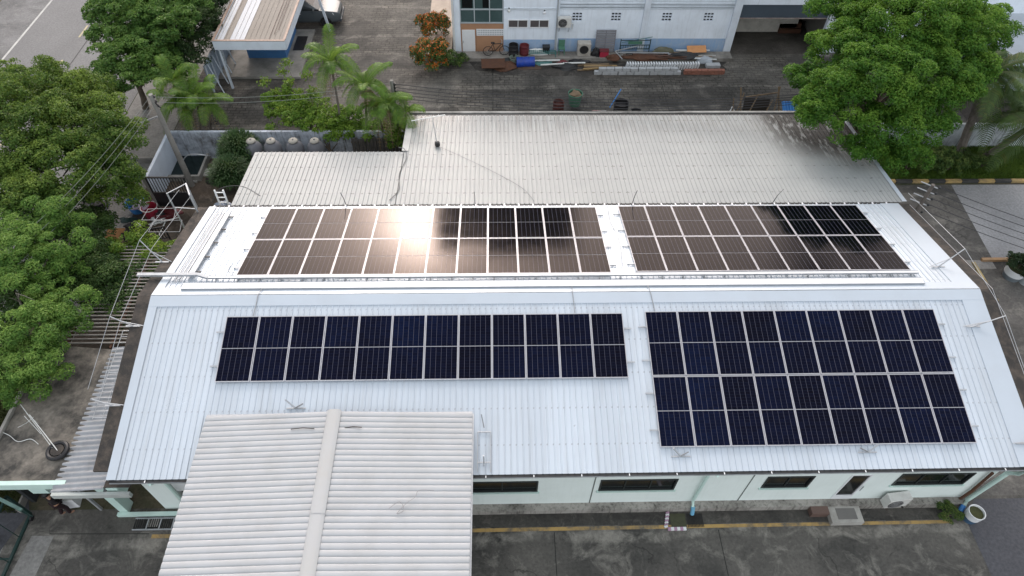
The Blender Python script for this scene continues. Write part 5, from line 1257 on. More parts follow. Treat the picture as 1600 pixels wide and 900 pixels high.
# junk right behind the shed gutter
zB = 0
drum('dark red drum behind the shed gutter beside the green bucket', (3.75,18.0,.0), .32,.8, M('rusty_red_drum', (.09,.028,.024), (.05,.035,.03), .8, 5, rough=.75))
bucket('green bucket full of offcuts behind the shed gutter', (4.75,18.5,.3), .42,.75, GREENP)
heap('offcuts', 'pile of pale offcuts heaped in the green bucket', (4.75,18.5,.95), (.33,.33,.22), WOOD, 'offcuts', 21)
heap('dark_heap', 'dark maroon heap at the left end of the clutter behind the shed', (4.3,17.1,0), (1.5,.5,.7), MAROON, 'heap', 22)
heap('netting_heap', 'pinkish netting heap between the drums behind the shed', (5.9,17.2,0), (.55,.4,.75), M('pink_netting', (.36,.2,.18), (.2,.1,.1),.6,4), 'netting', 23)
drum('black drum with a dark opening behind the shed gutter', (7.35,17.6,.1), .42,.95, BLACKP)
drum('black drum lower and right of the open black drum', (8.2,17.25,0), .33,.7, BLACKP)
drum('white plastic jerry drum before the black drums', (6.7,16.95,0), .16,.55, PVC, open_=False)
heap('dark_bag', 'black bag at the right of the black drums behind the shed', (9.05,17.0,0), (.55,.3,.5), BLACKP, 'bag', 24)
o = MB().bar((6.7,17.6,.7),(7.3,18.1,1.6),.05).build('blue_stick', LBLUE); tag(o, 'thin blue stick standing up beside the black drum', 'stick')
o = MB().bar((3.2,17.05,.75),(6.4,16.95,.9),.05).build('pale_rail', PVC); tag(o, 'pale rail lying across the clutter behind the shed', 'rail')
heap('dark_case', 'low black case shape behind the middle of the shed gutter', (11.0,17.0,0), (.95,.4,.45), BLACKP, 'case', 25)
o = thing('timber_rack', 'broken timber rack of crossed poles behind the shed gutter', 'rack', (15.2,17.3,0))
mb = MB()
for a,b in (((13.9,17.0,0),(13.7,17.4,1.5)),((13.9,17.0,0),(14.3,17.6,1.7)),((14.4,17.0,0),(14.1,17.8,1.9)),((16.7,17.0,0),(16.3,17.9,1.9)),((16.2,17.0,0),(16.4,17.9,1.9)),((14.7,17.2,.2),(15.3,17.9,1.4)),((15.6,17.1,.2),(16.1,17.6,1.2)),((14.2,17.2,.55),(16.6,17.2,.6)),((14.6,17.9,1.2),(16.4,17.9,1.5))): mb.bar(a,b,.06)
mb.build('pole', WOOD, o); MB().box((15.3,17.75,.75),(1.5,.06,.8),rx=-.3).build('dark_board', M('charred_board',(.03,.025,.02)), o)
MB().bar((13.4,16.95,.2),(13.75,17.3,1.0),.05).build('trestle_leg', WHITE, o); MB().bar((14.1,16.95,.2),(13.75,17.3,1.0),.05).build('trestle_leg', WHITE, o)
o = corrugated(16.75, 18.9, 16.3, .25, 17.8, .95, .17, [(0,0),(.5,0),(.55,.06),(.95,.06)]).build('blue_sheet', LBLUE); tag(o, 'bright blue corrugated sheet leaning behind the shed under the big tree', 'sheet')

# rubbish by the gates at the left
bucket('pink laundry basket with a white rim in the rubbish by the gates', at(240,337,.0), .40,.62, REDP, PVC, 'basket', cat='basket')
crate('dark red crate right of the pink basket', at(262,340,0), (.9,.6,.42), MAROON, .2)
crate('dark red crate behind the pink basket below the gate post', at(240,322,.0), (.75,.6,.55), MAROON, -.1)
bucket('blue tub behind the pink basket under the tree edge', at(217,328,0), .45,.55, LBLUE, name='tub', cat='tub')
heap('rag_heap', 'pale lilac rag heap lying on the blue tub', at(219,322,.45), (.38,.36,.25), M('lilac_rag',(.45,.38,.48)), 'rags', 31)
heap('black_bag', 'black bag between the pink basket and the red crate', at(226,338,0)+Vector((.75,0,0)), (.32,.28,.35), BLACKP, 'bag', 32)
heap('white_bag', 'small white bag at the right foot of the pink basket', at(226,346,0)+Vector((.6,.0,0)), (.22,.25,.3), PVC, 'bag', 33)
heap('white_bag', 'white bag lying between the basket and the white pipes', at(238,345,0)+Vector((.5,0,0)), (.2,.16,.16), PVC, 'bag', 34)
heap('black_bag', 'black bag lying behind the upright bars of the fallen gate', at(212,356,0), (.5,.28,.35), BLACKP, 'bag', 35)
heap('grey_bag', 'pale bag sitting on the black bag behind the fallen gate', at(217,352,.3), (.16,.16,.18), PVC, 'bag', 36)
heap('dark_rag', 'dark green rag left of the pink basket', at(200,344,0), (.4,.2,.15), DGREEN, 'rag', 37)
heap('red_rag', 'dark red rag right of the crates near the cage hoops', at(270,333,0), (.5,.2,.2), MAROON, 'rag', 38)
o = MB(); a = at(155,385,.5); o.add([at(170,357,.75), at(196,357,.75), at(190,372,.3), at(178,383,.1), at(150,386,.1)], [(0,1,2,3,4)])
o.add([p+Vector((0,0,.02)) for p in (at(170,357,.75), at(196,357,.75), at(190,372,.3), at(178,383,.1), at(150,386,.1))], [(0,1,2,3,4)])
tag(o.build('plywood_sheet', PLY), 'orange plywood sheet lying under the trees by the fallen gate', 'sheet')
for k,(a,b) in enumerate((((232,351),(268,336)),((234,352),(278,340)),((258,347),(247,371)))):
    o = MB().tube([at(*a,.15), at(*b,.3)],.03,6).build('white_pole', PVC); tag(o, ['white pole lying farthest back in the rubbish by the gates','white pole lying nearer of the two long poles in the rubbish','white pole standing across the bars of the fallen gate'][k], 'pole')
o = thing('hand_cart', 'dark handcart with long shafts half hidden under the left trees', 'cart', at(150,320,0))
for a,b in (((127,338),(152,306)),((160,338),(172,318))): MB().bar(at(*a,.3), at(*b,.8), .05).build('shaft', M('dull_grey_steel',(.16,.17,.18)), o)
MB().box(at(145,322,.4),(.9,.6,.3),rz=.6).build('cart_tray', BLACKP, o)
for dx in (-.4,.4): MB().torus(at(145,322,.3)+Vector((dx,.3,0)), .27,.04, axis=(1,0,.2)).build('wheel', BLACKP, o)
heap('earth_heap', 'low heap of earth and stones by the pond behind the pole', at(343,283,0), (.7,.4,.4), CONC_D, 'heap', 41)
o = thing('water_tank', 'dark square water tank sunk in the corner by the pale walls', 'tank', at(300,263,0))
q = at(300,262,0); mb = MB(); mb.bx(q.x-1.0,q.x+.8,q.y-1.1,q.y-.98,0,.35); mb.bx(q.x-1.0,q.x+.8,q.y+.98,q.y+1.1,0,.35); mb.bx(q.x-1.0,q.x-.88,q.y-.979,q.y+.979,0,.35); mb.bx(q.x+.68,q.x+.8,q.y-.979,q.y+.979,0,.35); mb.build('rim_wall', CONC, o)
MB().bx(q.x-.879,q.x+.679,q.y-.979,q.y+.979,.02,.18).build('water', M('dark_tank_water',(.008,.016,.016),None,.1,2,rough=.08,spec=.5), o)
cable('hose_arch', 'grey hose arching over the dark water tank', [at(283,262,.3), at(288,247,.9), at(300,241,1.1), at(325,243,.9), at(330,246,.3)], .03, STEEL, cat='hose')
o = thing('step_slab', 'row of pale stepping slabs set in the brown earth by the shed', 'slab', at(320,272,0)); 
for px,py in ((322,270),(300,280),(345,262)): q = at(px,py,0); MB().bx(q.x-.35,q.x+.35,q.y-.3,q.y+.3,.008,.07).build('slab', CONC_L, o)
MB_ = MB().bx(-15.0,-11.4,9.6,9.85,0,.22).build('low_curb', CONC_L); tag(MB_, 'low pale curb running right from the black gate', 'curb')
heap('blue_bag', 'grey blue plastic sack behind the corner of the shed roof', (-12.0,6.75,2.9), (.45,.35,.6), M('blue_grey_sack',(.30,.34,.42)), 'sack', 42)
heap('green_net', 'pale green net bundle at the rear edge of the left gable', (-13.15,4.3,2.85), (.3,.5,.3), M('green_net',(.22,.40,.34)), 'net', 43)

# ------------------------------------------------------------------ front right of the factory
def planter(label, loc, r=.36, h=.62, lower=None, soil=None):
    p = thing('planter', label, 'planter', loc)
    MB().lathe([(r*.92,h*.45),(r,h),(r*.90,h),(r*.86,h*.8)], (0,0,0), 24).build('pot', WHITE, p, local=True, smooth=True)
    MB().lathe([(r*.78,0),(r*.92,h*.448)], (0,0,0), 24).build('pot_base', lower or M('navy_base',(.05,.11,.19),None,.3,3), p, local=True, smooth=True)
    MB().lathe([(r*.86,h*.83),(r*.86,h*.86)], (0,0,0), 20).build('soil', soil or M('mossy_soil',(.07,.075,.03),(.03,.03,.02),.7,9,rough=.95), p, local=True)
    return p
planter('white and navy pot of bare soil at the front right corner of the factory', at(1512,812,0)+Vector((.05,.05,0)), .29,.6)
planter('white pot with a dark shrub on the right side strip', at(1576,432,0)+Vector((.1,0,0)), .48,.62, M('grey_base',(.17,.20,.22)))
bucket('pale grey round tub beside the potted shrub at the right edge', at(1594,438,0)+Vector((.15,-.1,0)), .36,.7, M('grey_tub',(.36,.40,.42)), name='tub', cat='tub')
bucket('pale round tub behind the potted shrub at the right edge', at(1598,415,0)+Vector((.2,0,0)), .34,.7, M('grey_tub2',(.42,.46,.48)), name='tub', cat='tub')
o = MB(); q0 = at(1538,411,0); o.bx(q0.x-.1,q0.x+2.8,6.05,6.2,0,.14); tag(o.build('kerb_stone', M('faded_orange_kerb',(.40,.24,.12),(.2,.15,.1),.8,2)), 'faded orange kerb around the potted shrub on the right side', 'kerb')
YC = M('faded_yellow_kerb',(.42,.32,.13),(.18,.16,.12),.9,2)
o = MB(); o.bx(23.05,23.2,3.6,6.0,.008,.06); tag(o.build('kerb_stone', YC), 'thin faded yellow kerb line at the end of the drain channel', 'kerb')
MB_ = thing('door_step', 'pale concrete door step with a rusty mat before the factory door', 'step', (12.5,-6.25,0))
MB().bx(12.0,13.15,-6.62,-6.022,0,.26).build('step_block', CONC_L, MB_); MB().bx(12.25,12.95,-6.5,-6.1,.262,.275).build('door_mat', M('dusty_mat',(.16,.155,.145)), MB_)
o = MB().bx(11.35,11.98,-6.30,-6.022,.0,.31).build('rust_plate', M('brown_plate',(.13,.085,.07))); tag(o, 'brown metal plate box left of the concrete door step', 'plate')
o = thing('drain_pit', 'open drain pit with a pink and white striped kerb below the downpipe', 'drain', (6.7,-6.35,0))
PK = M('faded_pink',(.42,.25,.36),(.25,.2,.22),.6,4); mb1 = MB(); mb2 = MB()
for i in range(8):
    (mb1 if i%2 else mb2).box((6.18-.02*i+.0, -6.08-.07*i, .035), (.12,.072,.07), rz=.3)
for i in range(6): (mb1 if i%2 else mb2).box((6.15+.11*i, -6.66, .035), (.108,.11,.07))
mb1.build('white_stripe', WHITE, o); mb2.build('pink_stripe', PK, o); MB().bx(6.25,6.8,-6.58,-6.1,.006,.02).build('mossy_pit', M('moss_pit',(.06,.065,.035),(.03,.03,.02),.6,6), o)
mb = MB()
for i in range(12): x = 6.86+i*.05; mb.bx(x-.008,x+.008,-6.6,-6.12,.02,.045)
mb.build('grate', DARKM, o)

# kerb of yellow and black stones in front of the lawn
for i in range(18):
    x = 20.65 + .905*i
    if i == 0: ky = MB().bx(0,.885,0,.2,0,.15).build('kerb_stone', M('yellow_kerb',(.40,.28,.11),(.15,.12,.08),.9,3,rough=.8), bevel=.015); o = ky
    elif i == 1: kb = MB().bx(0,.885,0,.2,0,.15).build('kerb_stone', M('black_kerb',(.035,.035,.035),(.09,.09,.08),.5,3,rough=.8), bevel=.015); o = kb
    else: o = (kb if i%2 else ky).copy(); COL.objects.link(o)
    o.location = (x, 11.72, 0); tag(o, ('black' if i%2 else 'yellow')+' painted kerb stone edging the lawn on the right', 'kerb', ('black' if i%2 else 'yellow')+' kerb stones edging the lawn')
RW = M('mould_streaked_white_wall',(.50,.55,.58),(.16,.17,.18),.95,.8,rough=.85,streak=True)
tag(MB().bx(20.5,60,14.8,14.95,0,1.55).build('boundary_wall', RW), 'white mould streaked boundary wall behind the lawn on the right', 'wall')
NBb = thing('neighbour_house', 'pale low neighbouring house half hidden behind the coconut palm at the right', 'house', (36,24,0))
MB().bx(30.5,50,20.2,32,0,2.6).build('wall', M('neighbour_wall',(.46,.52,.58),(.3,.34,.38),.5,1), NBb); MB().bx(30.2,50.5,19.9,32.5,2.605,2.75).build('roof', M('neighbour_roof',(.42,.46,.50),(.3,.32,.34),.5,.7), NBb)
mb = MB(); mb.bx(32,33.2,20.15,20.197,1,2); mb.bx(35,36.2,20.15,20.197,1,2); mb.build('window', GLASS_D, NBb)

# ------------------------------------------------------------------ poles and wires
ps = thing('utility_pole', 'grey leaning concrete utility pole by the pale walls at the left', 'utility pole', (-15.9,11.78,0))
MB().tube([(-15.92,11.8,0),(-15.85,11.75,5.6)],[.16,.10],10).build('pole_shaft', POLE, ps, smooth=True)
for z in (5.45,5.2,4.95):
    i_ = MB().lathe([(.03,0),(.05,.04),(.03,.09),(.045,.12)], (-15.70,11.7,z), 8).build('insulator', DARKM, ps)
MB().bar((-15.95,11.72,5.5),(-15.62,11.68,4.9),.04).build('bracket', DARKM, ps)
pm = thing('utility_pole', 'grey concrete utility pole standing among the palms by the shed corner', 'utility pole', (-5.1,14.3,0))
MB().tube([(-5.1,14.28,0),(-5.12,14.25,4.7)],[.13,.09],10).build('pole_shaft', POLE, pm, smooth=True)
MB().bar((-5.0,14.2,4.6),(-5.0,14.2,3.7),.05).build('bracket', DARKM, pm)
for z in (4.5,4.3,4.1,3.9,3.75): MB().lathe([(.025,0),(.05,.03),(.03,.09)], (-4.95,14.15,z), 8).build('insulator', DARKM, pm)
WLAB = ['topmost','second from the top','middle','second from the bottom','lowest']
for i in range(5):
    a = Vector((-4.95,14.15,4.55-.2*i)); b = Vector((15.9+.05*i,12.9,4.85-.13*i))
    wire('power_line', f'black power line sagging over the grey shed roof, {WLAB[i]} of five', [a,b], .017, CABLE, .62+.02*i, 'power line', 'power lines over the grey shed roof', 4)
for i in range(2):
    wire('power_line', f'pale cable from the leaning pole to the palm pole, {["upper","lower"][i]} of two', [(-15.7,11.7,5.5-.3*i),(-5.1,14.2,4.6-.25*i)], .010, M('pale_cable',(.22,.24,.22)), .35, 'power line', 'cables between the left poles', 4)
for i in range(3):
    wire('power_line', f'cable running from the leaning pole down to the lower left, {["first","second","third"][i]} from the left', [(-15.9,11.7,5.5-.25*i),(-18.5+.25*i,2.0,5.2-.2*i)], .009, M('pale_cable',(.22,.24,.22)), .3, 'power line', 'cables left of the leaning pole', 4)
o = MB().bar(at(200,200,2.5), at(246,182,3.2), .07).build('stay_bar', STEEL); tag(o, 'pale stay bar braced against the leaning pole at the left', 'bar')
pr_ = thing('utility_pole', 'dark pole with short cross arms at the right of the factory', 'utility pole', (18.75,6.1,0))
MB().tube([(18.75,6.12,0),(18.72,6.08,4.95)],[.10,.08],10).build('pole_shaft', M('dark_pole',(.10,.085,.075),(.2,.18,.16),.6,4), pr_, smooth=True)
for k in range(4):
    z = 4.85-.33*k
    MB().bar((18.25,6.25,z+.12),(18.95,5.98,z-.03),.035).build('cross_arm', STEEL, pr_); MB().lathe([(.03,0),(.06,.03),(.06,.07),(.03,.1)], (18.98,5.96,z-.02), 8).build('insulator', DARKM, pr_)
MB().lathe([(.03,0),(.06,.03),(.06,.07),(.03,.1)], (18.9,5.95,3.4), 8).build('insulator', DARKM, pr_)
for i in range(5):
    z = 4.87-.33*i if i < 4 else 3.5
    wire('power_line', f'black power line from the cross arm pole at right, {WLAB[i]} of five', [(18.98,5.96,z+.03),(27.5,.9-.12*i,4.9-.25*i)], .017, CABLE, .25, 'power line', 'power lines at the right edge', 4)
# ------------------------------------------------------------------ vegetation
def mesh_np(name, V, F, mat, parent=None, smooth=False):
    """V (n,3) world, F list of equal-size faces (m,k)"""
    off = Vector((0,0,0))
    q = parent
    while q is not None: off += q.location; q = q.parent
    V = np.asarray(V, np.float32) - np.array(off, np.float32)
    F = np.asarray(F, np.int32); k = F.shape[1]
    me = bpy.data.meshes.new(name)
    me.vertices.add(len(V)); me.vertices.foreach_set('co', V.ravel())
    me.loops.add(F.size); me.loops.foreach_set('vertex_index', F.ravel())
    me.polygons.add(len(F)); me.polygons.foreach_set('loop_start', np.arange(0, F.size, k, dtype=np.int32))
    me.update(calc_edges=True); me.validate()
    o = bpy.data.objects.new(name, me); COL.objects.link(o); o.parent = parent; me.materials.append(mat)
    return o
def unit(a): return a / np.maximum(np.linalg.norm(a, axis=-1, keepdims=True), 1e-9)
def leafgeo(P, Nn, ln, wd, droop=.15):
    n = len(P)
    r = RNG.normal(size=(n,3)); T = unit(r - (r*Nn).sum(1, keepdims=True)*Nn); B = np.cross(Nn, T)
    ln = ln * RNG.uniform(.65, 1.3, (n,1)); w = wd * RNG.uniform(.7, 1.25, (n,1))
    a = P - T*ln*.5; c = P + T*ln*.5 - Nn*ln*droop; up_ = Nn*w*.28
    l = P + B*w*.5 + up_; rr = P - B*w*.5 + up_
    V = np.stack([a, l, c, rr], 1).reshape(-1, 3)
    i = np.arange(n)[:,None]*4
    F = np.concatenate([i+np.array([[0,2,1]]), i+np.array([[0,3,2]])], 0)
    return V, F
LEAF_SHADE = []
def crown_pts(lobes, dens=1.0, rc=(.35,.65), leaves=90, flat=.55, fill=.35):
    """clumps spread over each lobe, leaves domed over every clump"""
    P = []; Nn = []; centres = []; LEAF_SHADE.clear()
    for c, r in lobes:
        c = np.array(c, float); r = np.array(r if hasattr(r, '__len__') else (r,r,r*.8), float)
        area = 4*math.pi*((r[0]*r[1]+r[0]*r[2]+r[1]*r[2])/3)
        n = max(4, int(area*dens))
        d = unit(RNG.normal(size=(n,3))); d[:,2] = np.where(d[:,2] < -.25, -d[:,2]*.6, d[:,2]); d = unit(d)
        ph = RNG.uniform(0,6.28,6)
        bump = 1 + .16*np.sin(3*d[:,0]*2+ph[0])*np.sin(4*d[:,1]+ph[1]) + .12*np.sin(5*d[:,2]+4*d[:,0]+ph[2])
        rad = np.where(RNG.random(n) < fill, RNG.uniform(.45,.85,n), RNG.uniform(.80,1.22,n))
        cc = c + d*r*(rad*bump)[:,None]
        for q, dd in zip(cc, d):
            R_ = RNG.uniform(*rc); m_ = int(leaves*(R_/np.mean(rc))**2*RNG.uniform(.7,1.3))
            e = RNG.normal(size=(m_,3)) + np.array([0,0,.55]) + dd*.5; e = unit(e)
            rr = R_*RNG.uniform(.35,1.0,(m_,1))**.5
            P.append(q + e*rr*np.array([1,1,flat])); yy_ = RNG.normal(.0,.12); LEAF_SHADE.append(np.clip(.28 + .55*e[:,2]*(rr[:,0]/R_) + yy_, 0, 1))
            Nn.append(unit(e*.55 + np.array([0,0,.75]) + RNG.normal(size=(m_,3))*.42))
        centres.append(cc)
    return np.concatenate(P), np.concatenate(Nn), np.concatenate(centres)
def limbs(base, targets, r0, mat, parent, split=.45, name='trunk'):
    mb = MB(); base = Vector(base)
    tm = Vector(np.mean(np.array(targets), 0)); fork = base.lerp(tm, split); fork.x = base.x*.6+fork.x*.4; fork.y = base.y*.6+fork.y*.4
    mid = base.lerp(fork, .5)+Vector((.1,-.08,0))
    mb.tube([base, mid, fork], [r0, r0*.82, r0*.7], 10)
    for t in targets:
        t = Vector(t); k = fork.lerp(t, .5)+Vector((random.uniform(-.3,.3), random.uniform(-.3,.3), .35))
        mb.tube([fork-Vector((0,0,.1)), fork.lerp(k,.5), k, t], [r0*.5, r0*.38, r0*.27, r0*.08], 7)
        for _ in range(3):
            u = Vector(k).lerp(t, random.uniform(.1,.8)); e = u+Vector((random.uniform(-1,1), random.uniform(-1,1), random.uniform(.1,.7)))
            mb.tube([u, u.lerp(e,.5)+Vector((0,0,.08)), e], [r0*.16, r0*.1, r0*.03], 5)
    return mb.build(name, mat, parent, smooth=True)
def tuft_shade(o, y):  # stores the painted light-to-dark clump shading for each leaf
    a = o.data.attributes.new('tuft_shade', 'FLOAT', 'POINT'); a.data.foreach_set('value', np.repeat(y, 4).astype(np.float32))
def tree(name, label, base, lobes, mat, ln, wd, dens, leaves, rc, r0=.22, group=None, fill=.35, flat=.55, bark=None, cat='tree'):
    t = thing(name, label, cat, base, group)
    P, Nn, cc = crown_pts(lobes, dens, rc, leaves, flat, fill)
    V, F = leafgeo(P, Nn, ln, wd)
    tuft_shade(mesh_np('crown', V, F, mat, t), np.concatenate(LEAF_SHADE))
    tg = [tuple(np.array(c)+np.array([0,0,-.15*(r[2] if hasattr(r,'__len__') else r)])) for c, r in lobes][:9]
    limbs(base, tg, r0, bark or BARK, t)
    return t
LF_R = leafmat('bright_leaf', (0.012, 0.046, 0.007), (0.058, 0.165, 0.017), (0.195, 0.335, 0.045), 0.34)
LF_A = leafmat('olive_leaf', (0.013, 0.034, 0.008), (0.06, 0.13, 0.02), (0.225, 0.315, 0.055), 0.34)
LF_B = leafmat('mid_green_leaf', (0.016, 0.048, 0.011), (0.092, 0.205, 0.036), (0.28, 0.42, 0.1), 0.4)
LF_D = leafmat('deep_green_leaf', (0.01, 0.026, 0.009), (0.024, 0.055, 0.016), (0.065, 0.11, 0.03), 0.2)
LF_T = leafmat('roadside_leaf', (0.013, 0.036, 0.009), (0.064, 0.15, 0.028), (0.185, 0.305, 0.065), 0.34)
LF_Y = leafmat('lime_leaf', (.06,.13,.015), (.13,.23,.025), (.27,.36,.05), .35)
LF_P = leafmat('palm_leaf', (0.035, 0.085, 0.014), (0.11, 0.215, 0.03), (0.28, 0.4, 0.055), 0.34, patch=1.4)
LF_C = leafmat('coconut_leaf', (.035,.065,.018), (.07,.125,.03), (.15,.20,.06), .25, patch=1.4)
LF_S = leafmat('feathery_leaf', (0.02, 0.05, 0.016), (0.05, 0.11, 0.032), (0.12, 0.19, 0.06), 0.25)
LF_O = leafmat('orange_flower', (.20,.055,.010), (.44,.12,.016), (.55,.24,.04), .2, patch=2)
LF_H = leafmat('hedge_leaf', (.018,.046,.012), (.055,.11,.024), (.16,.215,.05), .2, patch=1.5)

def PL(px, py, z, r): return (tuple(at(px, py, z)), r)
# big bright tree at the right
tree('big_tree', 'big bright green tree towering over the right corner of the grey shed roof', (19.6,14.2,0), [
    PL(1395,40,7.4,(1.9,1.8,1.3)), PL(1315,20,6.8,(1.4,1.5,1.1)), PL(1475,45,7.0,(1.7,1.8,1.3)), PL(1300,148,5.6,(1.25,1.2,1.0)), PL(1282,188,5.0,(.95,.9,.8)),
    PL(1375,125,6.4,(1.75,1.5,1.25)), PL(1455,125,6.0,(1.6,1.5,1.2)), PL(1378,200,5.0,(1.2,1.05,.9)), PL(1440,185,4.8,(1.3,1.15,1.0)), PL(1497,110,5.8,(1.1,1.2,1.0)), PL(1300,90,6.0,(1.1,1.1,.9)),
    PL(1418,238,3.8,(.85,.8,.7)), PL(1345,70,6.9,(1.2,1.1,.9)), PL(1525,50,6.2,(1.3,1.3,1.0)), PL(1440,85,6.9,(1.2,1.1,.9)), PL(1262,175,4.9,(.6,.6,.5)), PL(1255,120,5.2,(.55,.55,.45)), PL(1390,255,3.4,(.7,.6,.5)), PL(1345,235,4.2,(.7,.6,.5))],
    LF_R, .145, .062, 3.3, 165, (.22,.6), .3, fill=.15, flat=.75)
tree('shade_tree', 'dense olive green tree filling the upper left beside the road', (-21.0,12.6,0), [
    PL(65,165,4.6,(2.1,2.0,1.3)), PL(135,210,4.4,(1.7,1.7,1.3)), PL(15,220,4.8,(2.0,1.9,1.4)), PL(95,270,4.2,(1.9,1.6,1.3)), PL(175,285,3.2,(1.1,1.0,.9)), PL(40,140,4.2,(1.5,1.5,1.0)), PL(128,165,4.0,(1.3,1.3,1.0)), PL(172,232,3.6,(.95,1.0,.9)), PL(20,300,4.2,(1.5,1.3,1.0)), PL(195,305,2.6,(.7,.7,.6))],
    LF_A, .125, .066, 3.9, 115, (.2,.54), .28, fill=.2, flat=.75)
tree('feathery_tree', 'mid green feathery tree leaning over the gatehouse slab at the left', (-18.3,1.5,0), [
    PL(45,345,4.6,(1.05,1.0,.6)), PL(85,345,4.3,(.9,.9,.5)), PL(20,395,4.7,(1.05,1.0,.6)), PL(80,385,4.3,(1.0,.9,.5)), PL(115,350,4.0,(.55,.55,.35)), PL(20,450,4.6,(.9,.8,.5)), PL(70,440,4.0,(.9,.8,.45)), PL(105,480,3.9,(.85,.7,.42)), PL(60,510,4.0,(.9,.75,.45)), PL(20,520,4.4,(.9,.8,.5)), PL(95,520,3.7,(.7,.6,.4)), PL(35,570,4.0,(.9,.75,.5)), PL(75,565,3.7,(.8,.6,.42)), PL(75,598,3.5,(.6,.45,.35)), PL(110,435,3.6,(.7,.6,.4)), PL(5,600,3.8,(.5,.5,.4)), PL(40,615,3.5,(.45,.35,.3))],
    LF_B, .14, .048, 2.7, 175, (.22,.48), .17, fill=.1, flat=.5, bark=M('pale_bark', (.30,.27,.23), (.14,.12,.10), .6, 4, rough=.9))
tree('dark_tree', 'darker bushy tree filling the gap between the feathery tree and the pergola', (-17.2,4.6,0), [
    PL(150,440,2.6,(1.2,1.2,.9)), PL(185,450,2.3,(1.0,1.1,.8)), PL(120,405,2.8,(1.1,1.1,.8)), PL(175,480,2.4,(.8,.7,.5)), PL(140,375,2.4,(.9,.9,.7)), PL(60,330,2.6,(1.2,1.2,.9)), PL(100,355,2.6,(1.0,1.0,.8)), PL(40,470,2.6,(1.4,1.2,.9)), PL(150,345,2.0,(.6,.6,.5)), PL(10,560,2.4,(1.0,1.0,.6)), PL(100,460,2.6,(1.2,1.1,.8))],
    leafmat('bush_green_leaf', (.014,.036,.011), (.036,.082,.02), (.10,.165,.04), .25), .14, .065, 3.6, 85, (.26,.5), .15, fill=.25)
tree('lime_bush', 'bright lime green bush beside the rear left gable and fallen gate', (-15.6,5.6,0), [
    PL(205,395,2.3,(.95,.85,.65)), PL(240,400,2.4,(.7,.7,.5)), PL(185,418,2.0,(.9,.8,.6)), PL(228,385,2.4,(.5,.5,.4)), PL(215,430,2.1,(.8,.7,.6)), PL(200,455,2.0,(.7,.6,.5)), PL(175,400,1.6,(.6,.6,.5))],
    leafmat('bush_lime_leaf', (.03,.075,.014), (.085,.17,.02), (.22,.31,.035), .3), .14, .07, 3.6, 80, (.22,.42), .08, cat='bush', fill=.2)
tree('roadside_tree', 'bushy green tree nearest the road at the top left', (-20.5,18.6,0), [
    PL(208,95,3.6,(1.55,1.5,1.1)), PL(190,128,3.2,(1.2,1.1,.9)), PL(245,112,3.2,(1.1,1.0,.85)), PL(178,62,4.0,(.95,.95,.7)), PL(230,70,3.6,(1.1,1.1,.8)), PL(265,85,3.0,(.6,.6,.5))],
    LF_T, .15, .08, 4.0, 95, (.2,.5), .2, fill=.25)
tree('roadside_tree', 'larger green tree behind the roadside tree at the top left edge', (-20.0,24.5,0), [
    PL(220,18,4.6,(1.8,1.7,1.2)), PL(262,45,4.2,(1.5,1.5,1.1)), PL(180,22,4.4,(1.2,1.2,.9)), PL(280,0,4.4,(1.6,1.6,1.1)), PL(160,15,4.2,(.6,.6,.5)), PL(225,45,4.0,(1.1,1.0,.8)), PL(240,-20,4.8,(1.6,1.5,1.1))],
    LF_T, .16, .08, 3.8, 95, (.2,.52), .22, fill=.25)
tree('dark_hedge_tree', 'very dark green tree squeezed against the guard building roof', (-18.9,23.5,0), [
    PL(305,40,3.0,(1.3,1.8,1.3)), PL(320,5,3.2,(1.3,1.8,1.3)), PL(290,80,2.6,(1.2,1.2,1.1)), PL(275,110,1.6,(.9,.9,.8))],
    LF_D, .22, .06, 4.2, 62, (.3,.5), .15)
# ground cover and shrubs
def shrub(label, base, r, mat, ln, wd, dens, leaves, rc, name='shrub', cat='shrub', flowers=None, group=None):
    t = thing(name, label, cat, base, group)
    c = Vector(base)+Vector((0,0,r[2]*.85))
    P, Nn, cc = crown_pts([(tuple(c), r)], dens, rc, leaves, .8, .3)
    P[:,2] = np.maximum(P[:,2], .05)
    V, F = leafgeo(P, Nn, ln, wd); tuft_shade(mesh_np('foliage', V, F, mat, t), np.concatenate(LEAF_SHADE))
    if flowers:
        keep = Nn[:,2] > .3; top = P[:,2] > c.z - r[2]*.25; idx = np.where(keep & top)[0]; idx = RNG.choice(idx, min(len(idx), flowers), False)
        V, F = leafgeo(P[idx]+np.array([0,0,.07]), Nn[idx], .13, .11, .05); mesh_np('blossom', V, F, LF_O, t)
    mb = MB()
    for _ in range(5):
        a = random.uniform(0,6.28); mb.tube([base, Vector(base)+Vector((r[0]*.3*math.cos(a), r[1]*.3*math.sin(a), r[2]*.8))], [.035,.015], 5)
    mb.build('stem', BARK, t)
    return t
shrub('round orange flowering bush, the farther of two by the workshop porch', tuple(at(682,56,.0))[:2]+(0,), (.85,.85,.8), LF_H, .14, .06, 9, 60, (.2,.34), 'flowering_bush', 'bush', 1000)
shrub('round orange flowering bush, the nearer and bigger of two by the workshop porch', tuple(at(675,107,.0))[:2]+(0,), (.95,.95,.95), LF_H, .14, .06, 9, 60, (.2,.34), 'flowering_bush', 'bush', 1000)
shrub('low green plant clump at the foot of the workshop downpipe', at(708,100,0), (.75,.5,.4), LF_H, .16, .06, 9, 45, (.18,.3), 'plant_clump', 'plant')
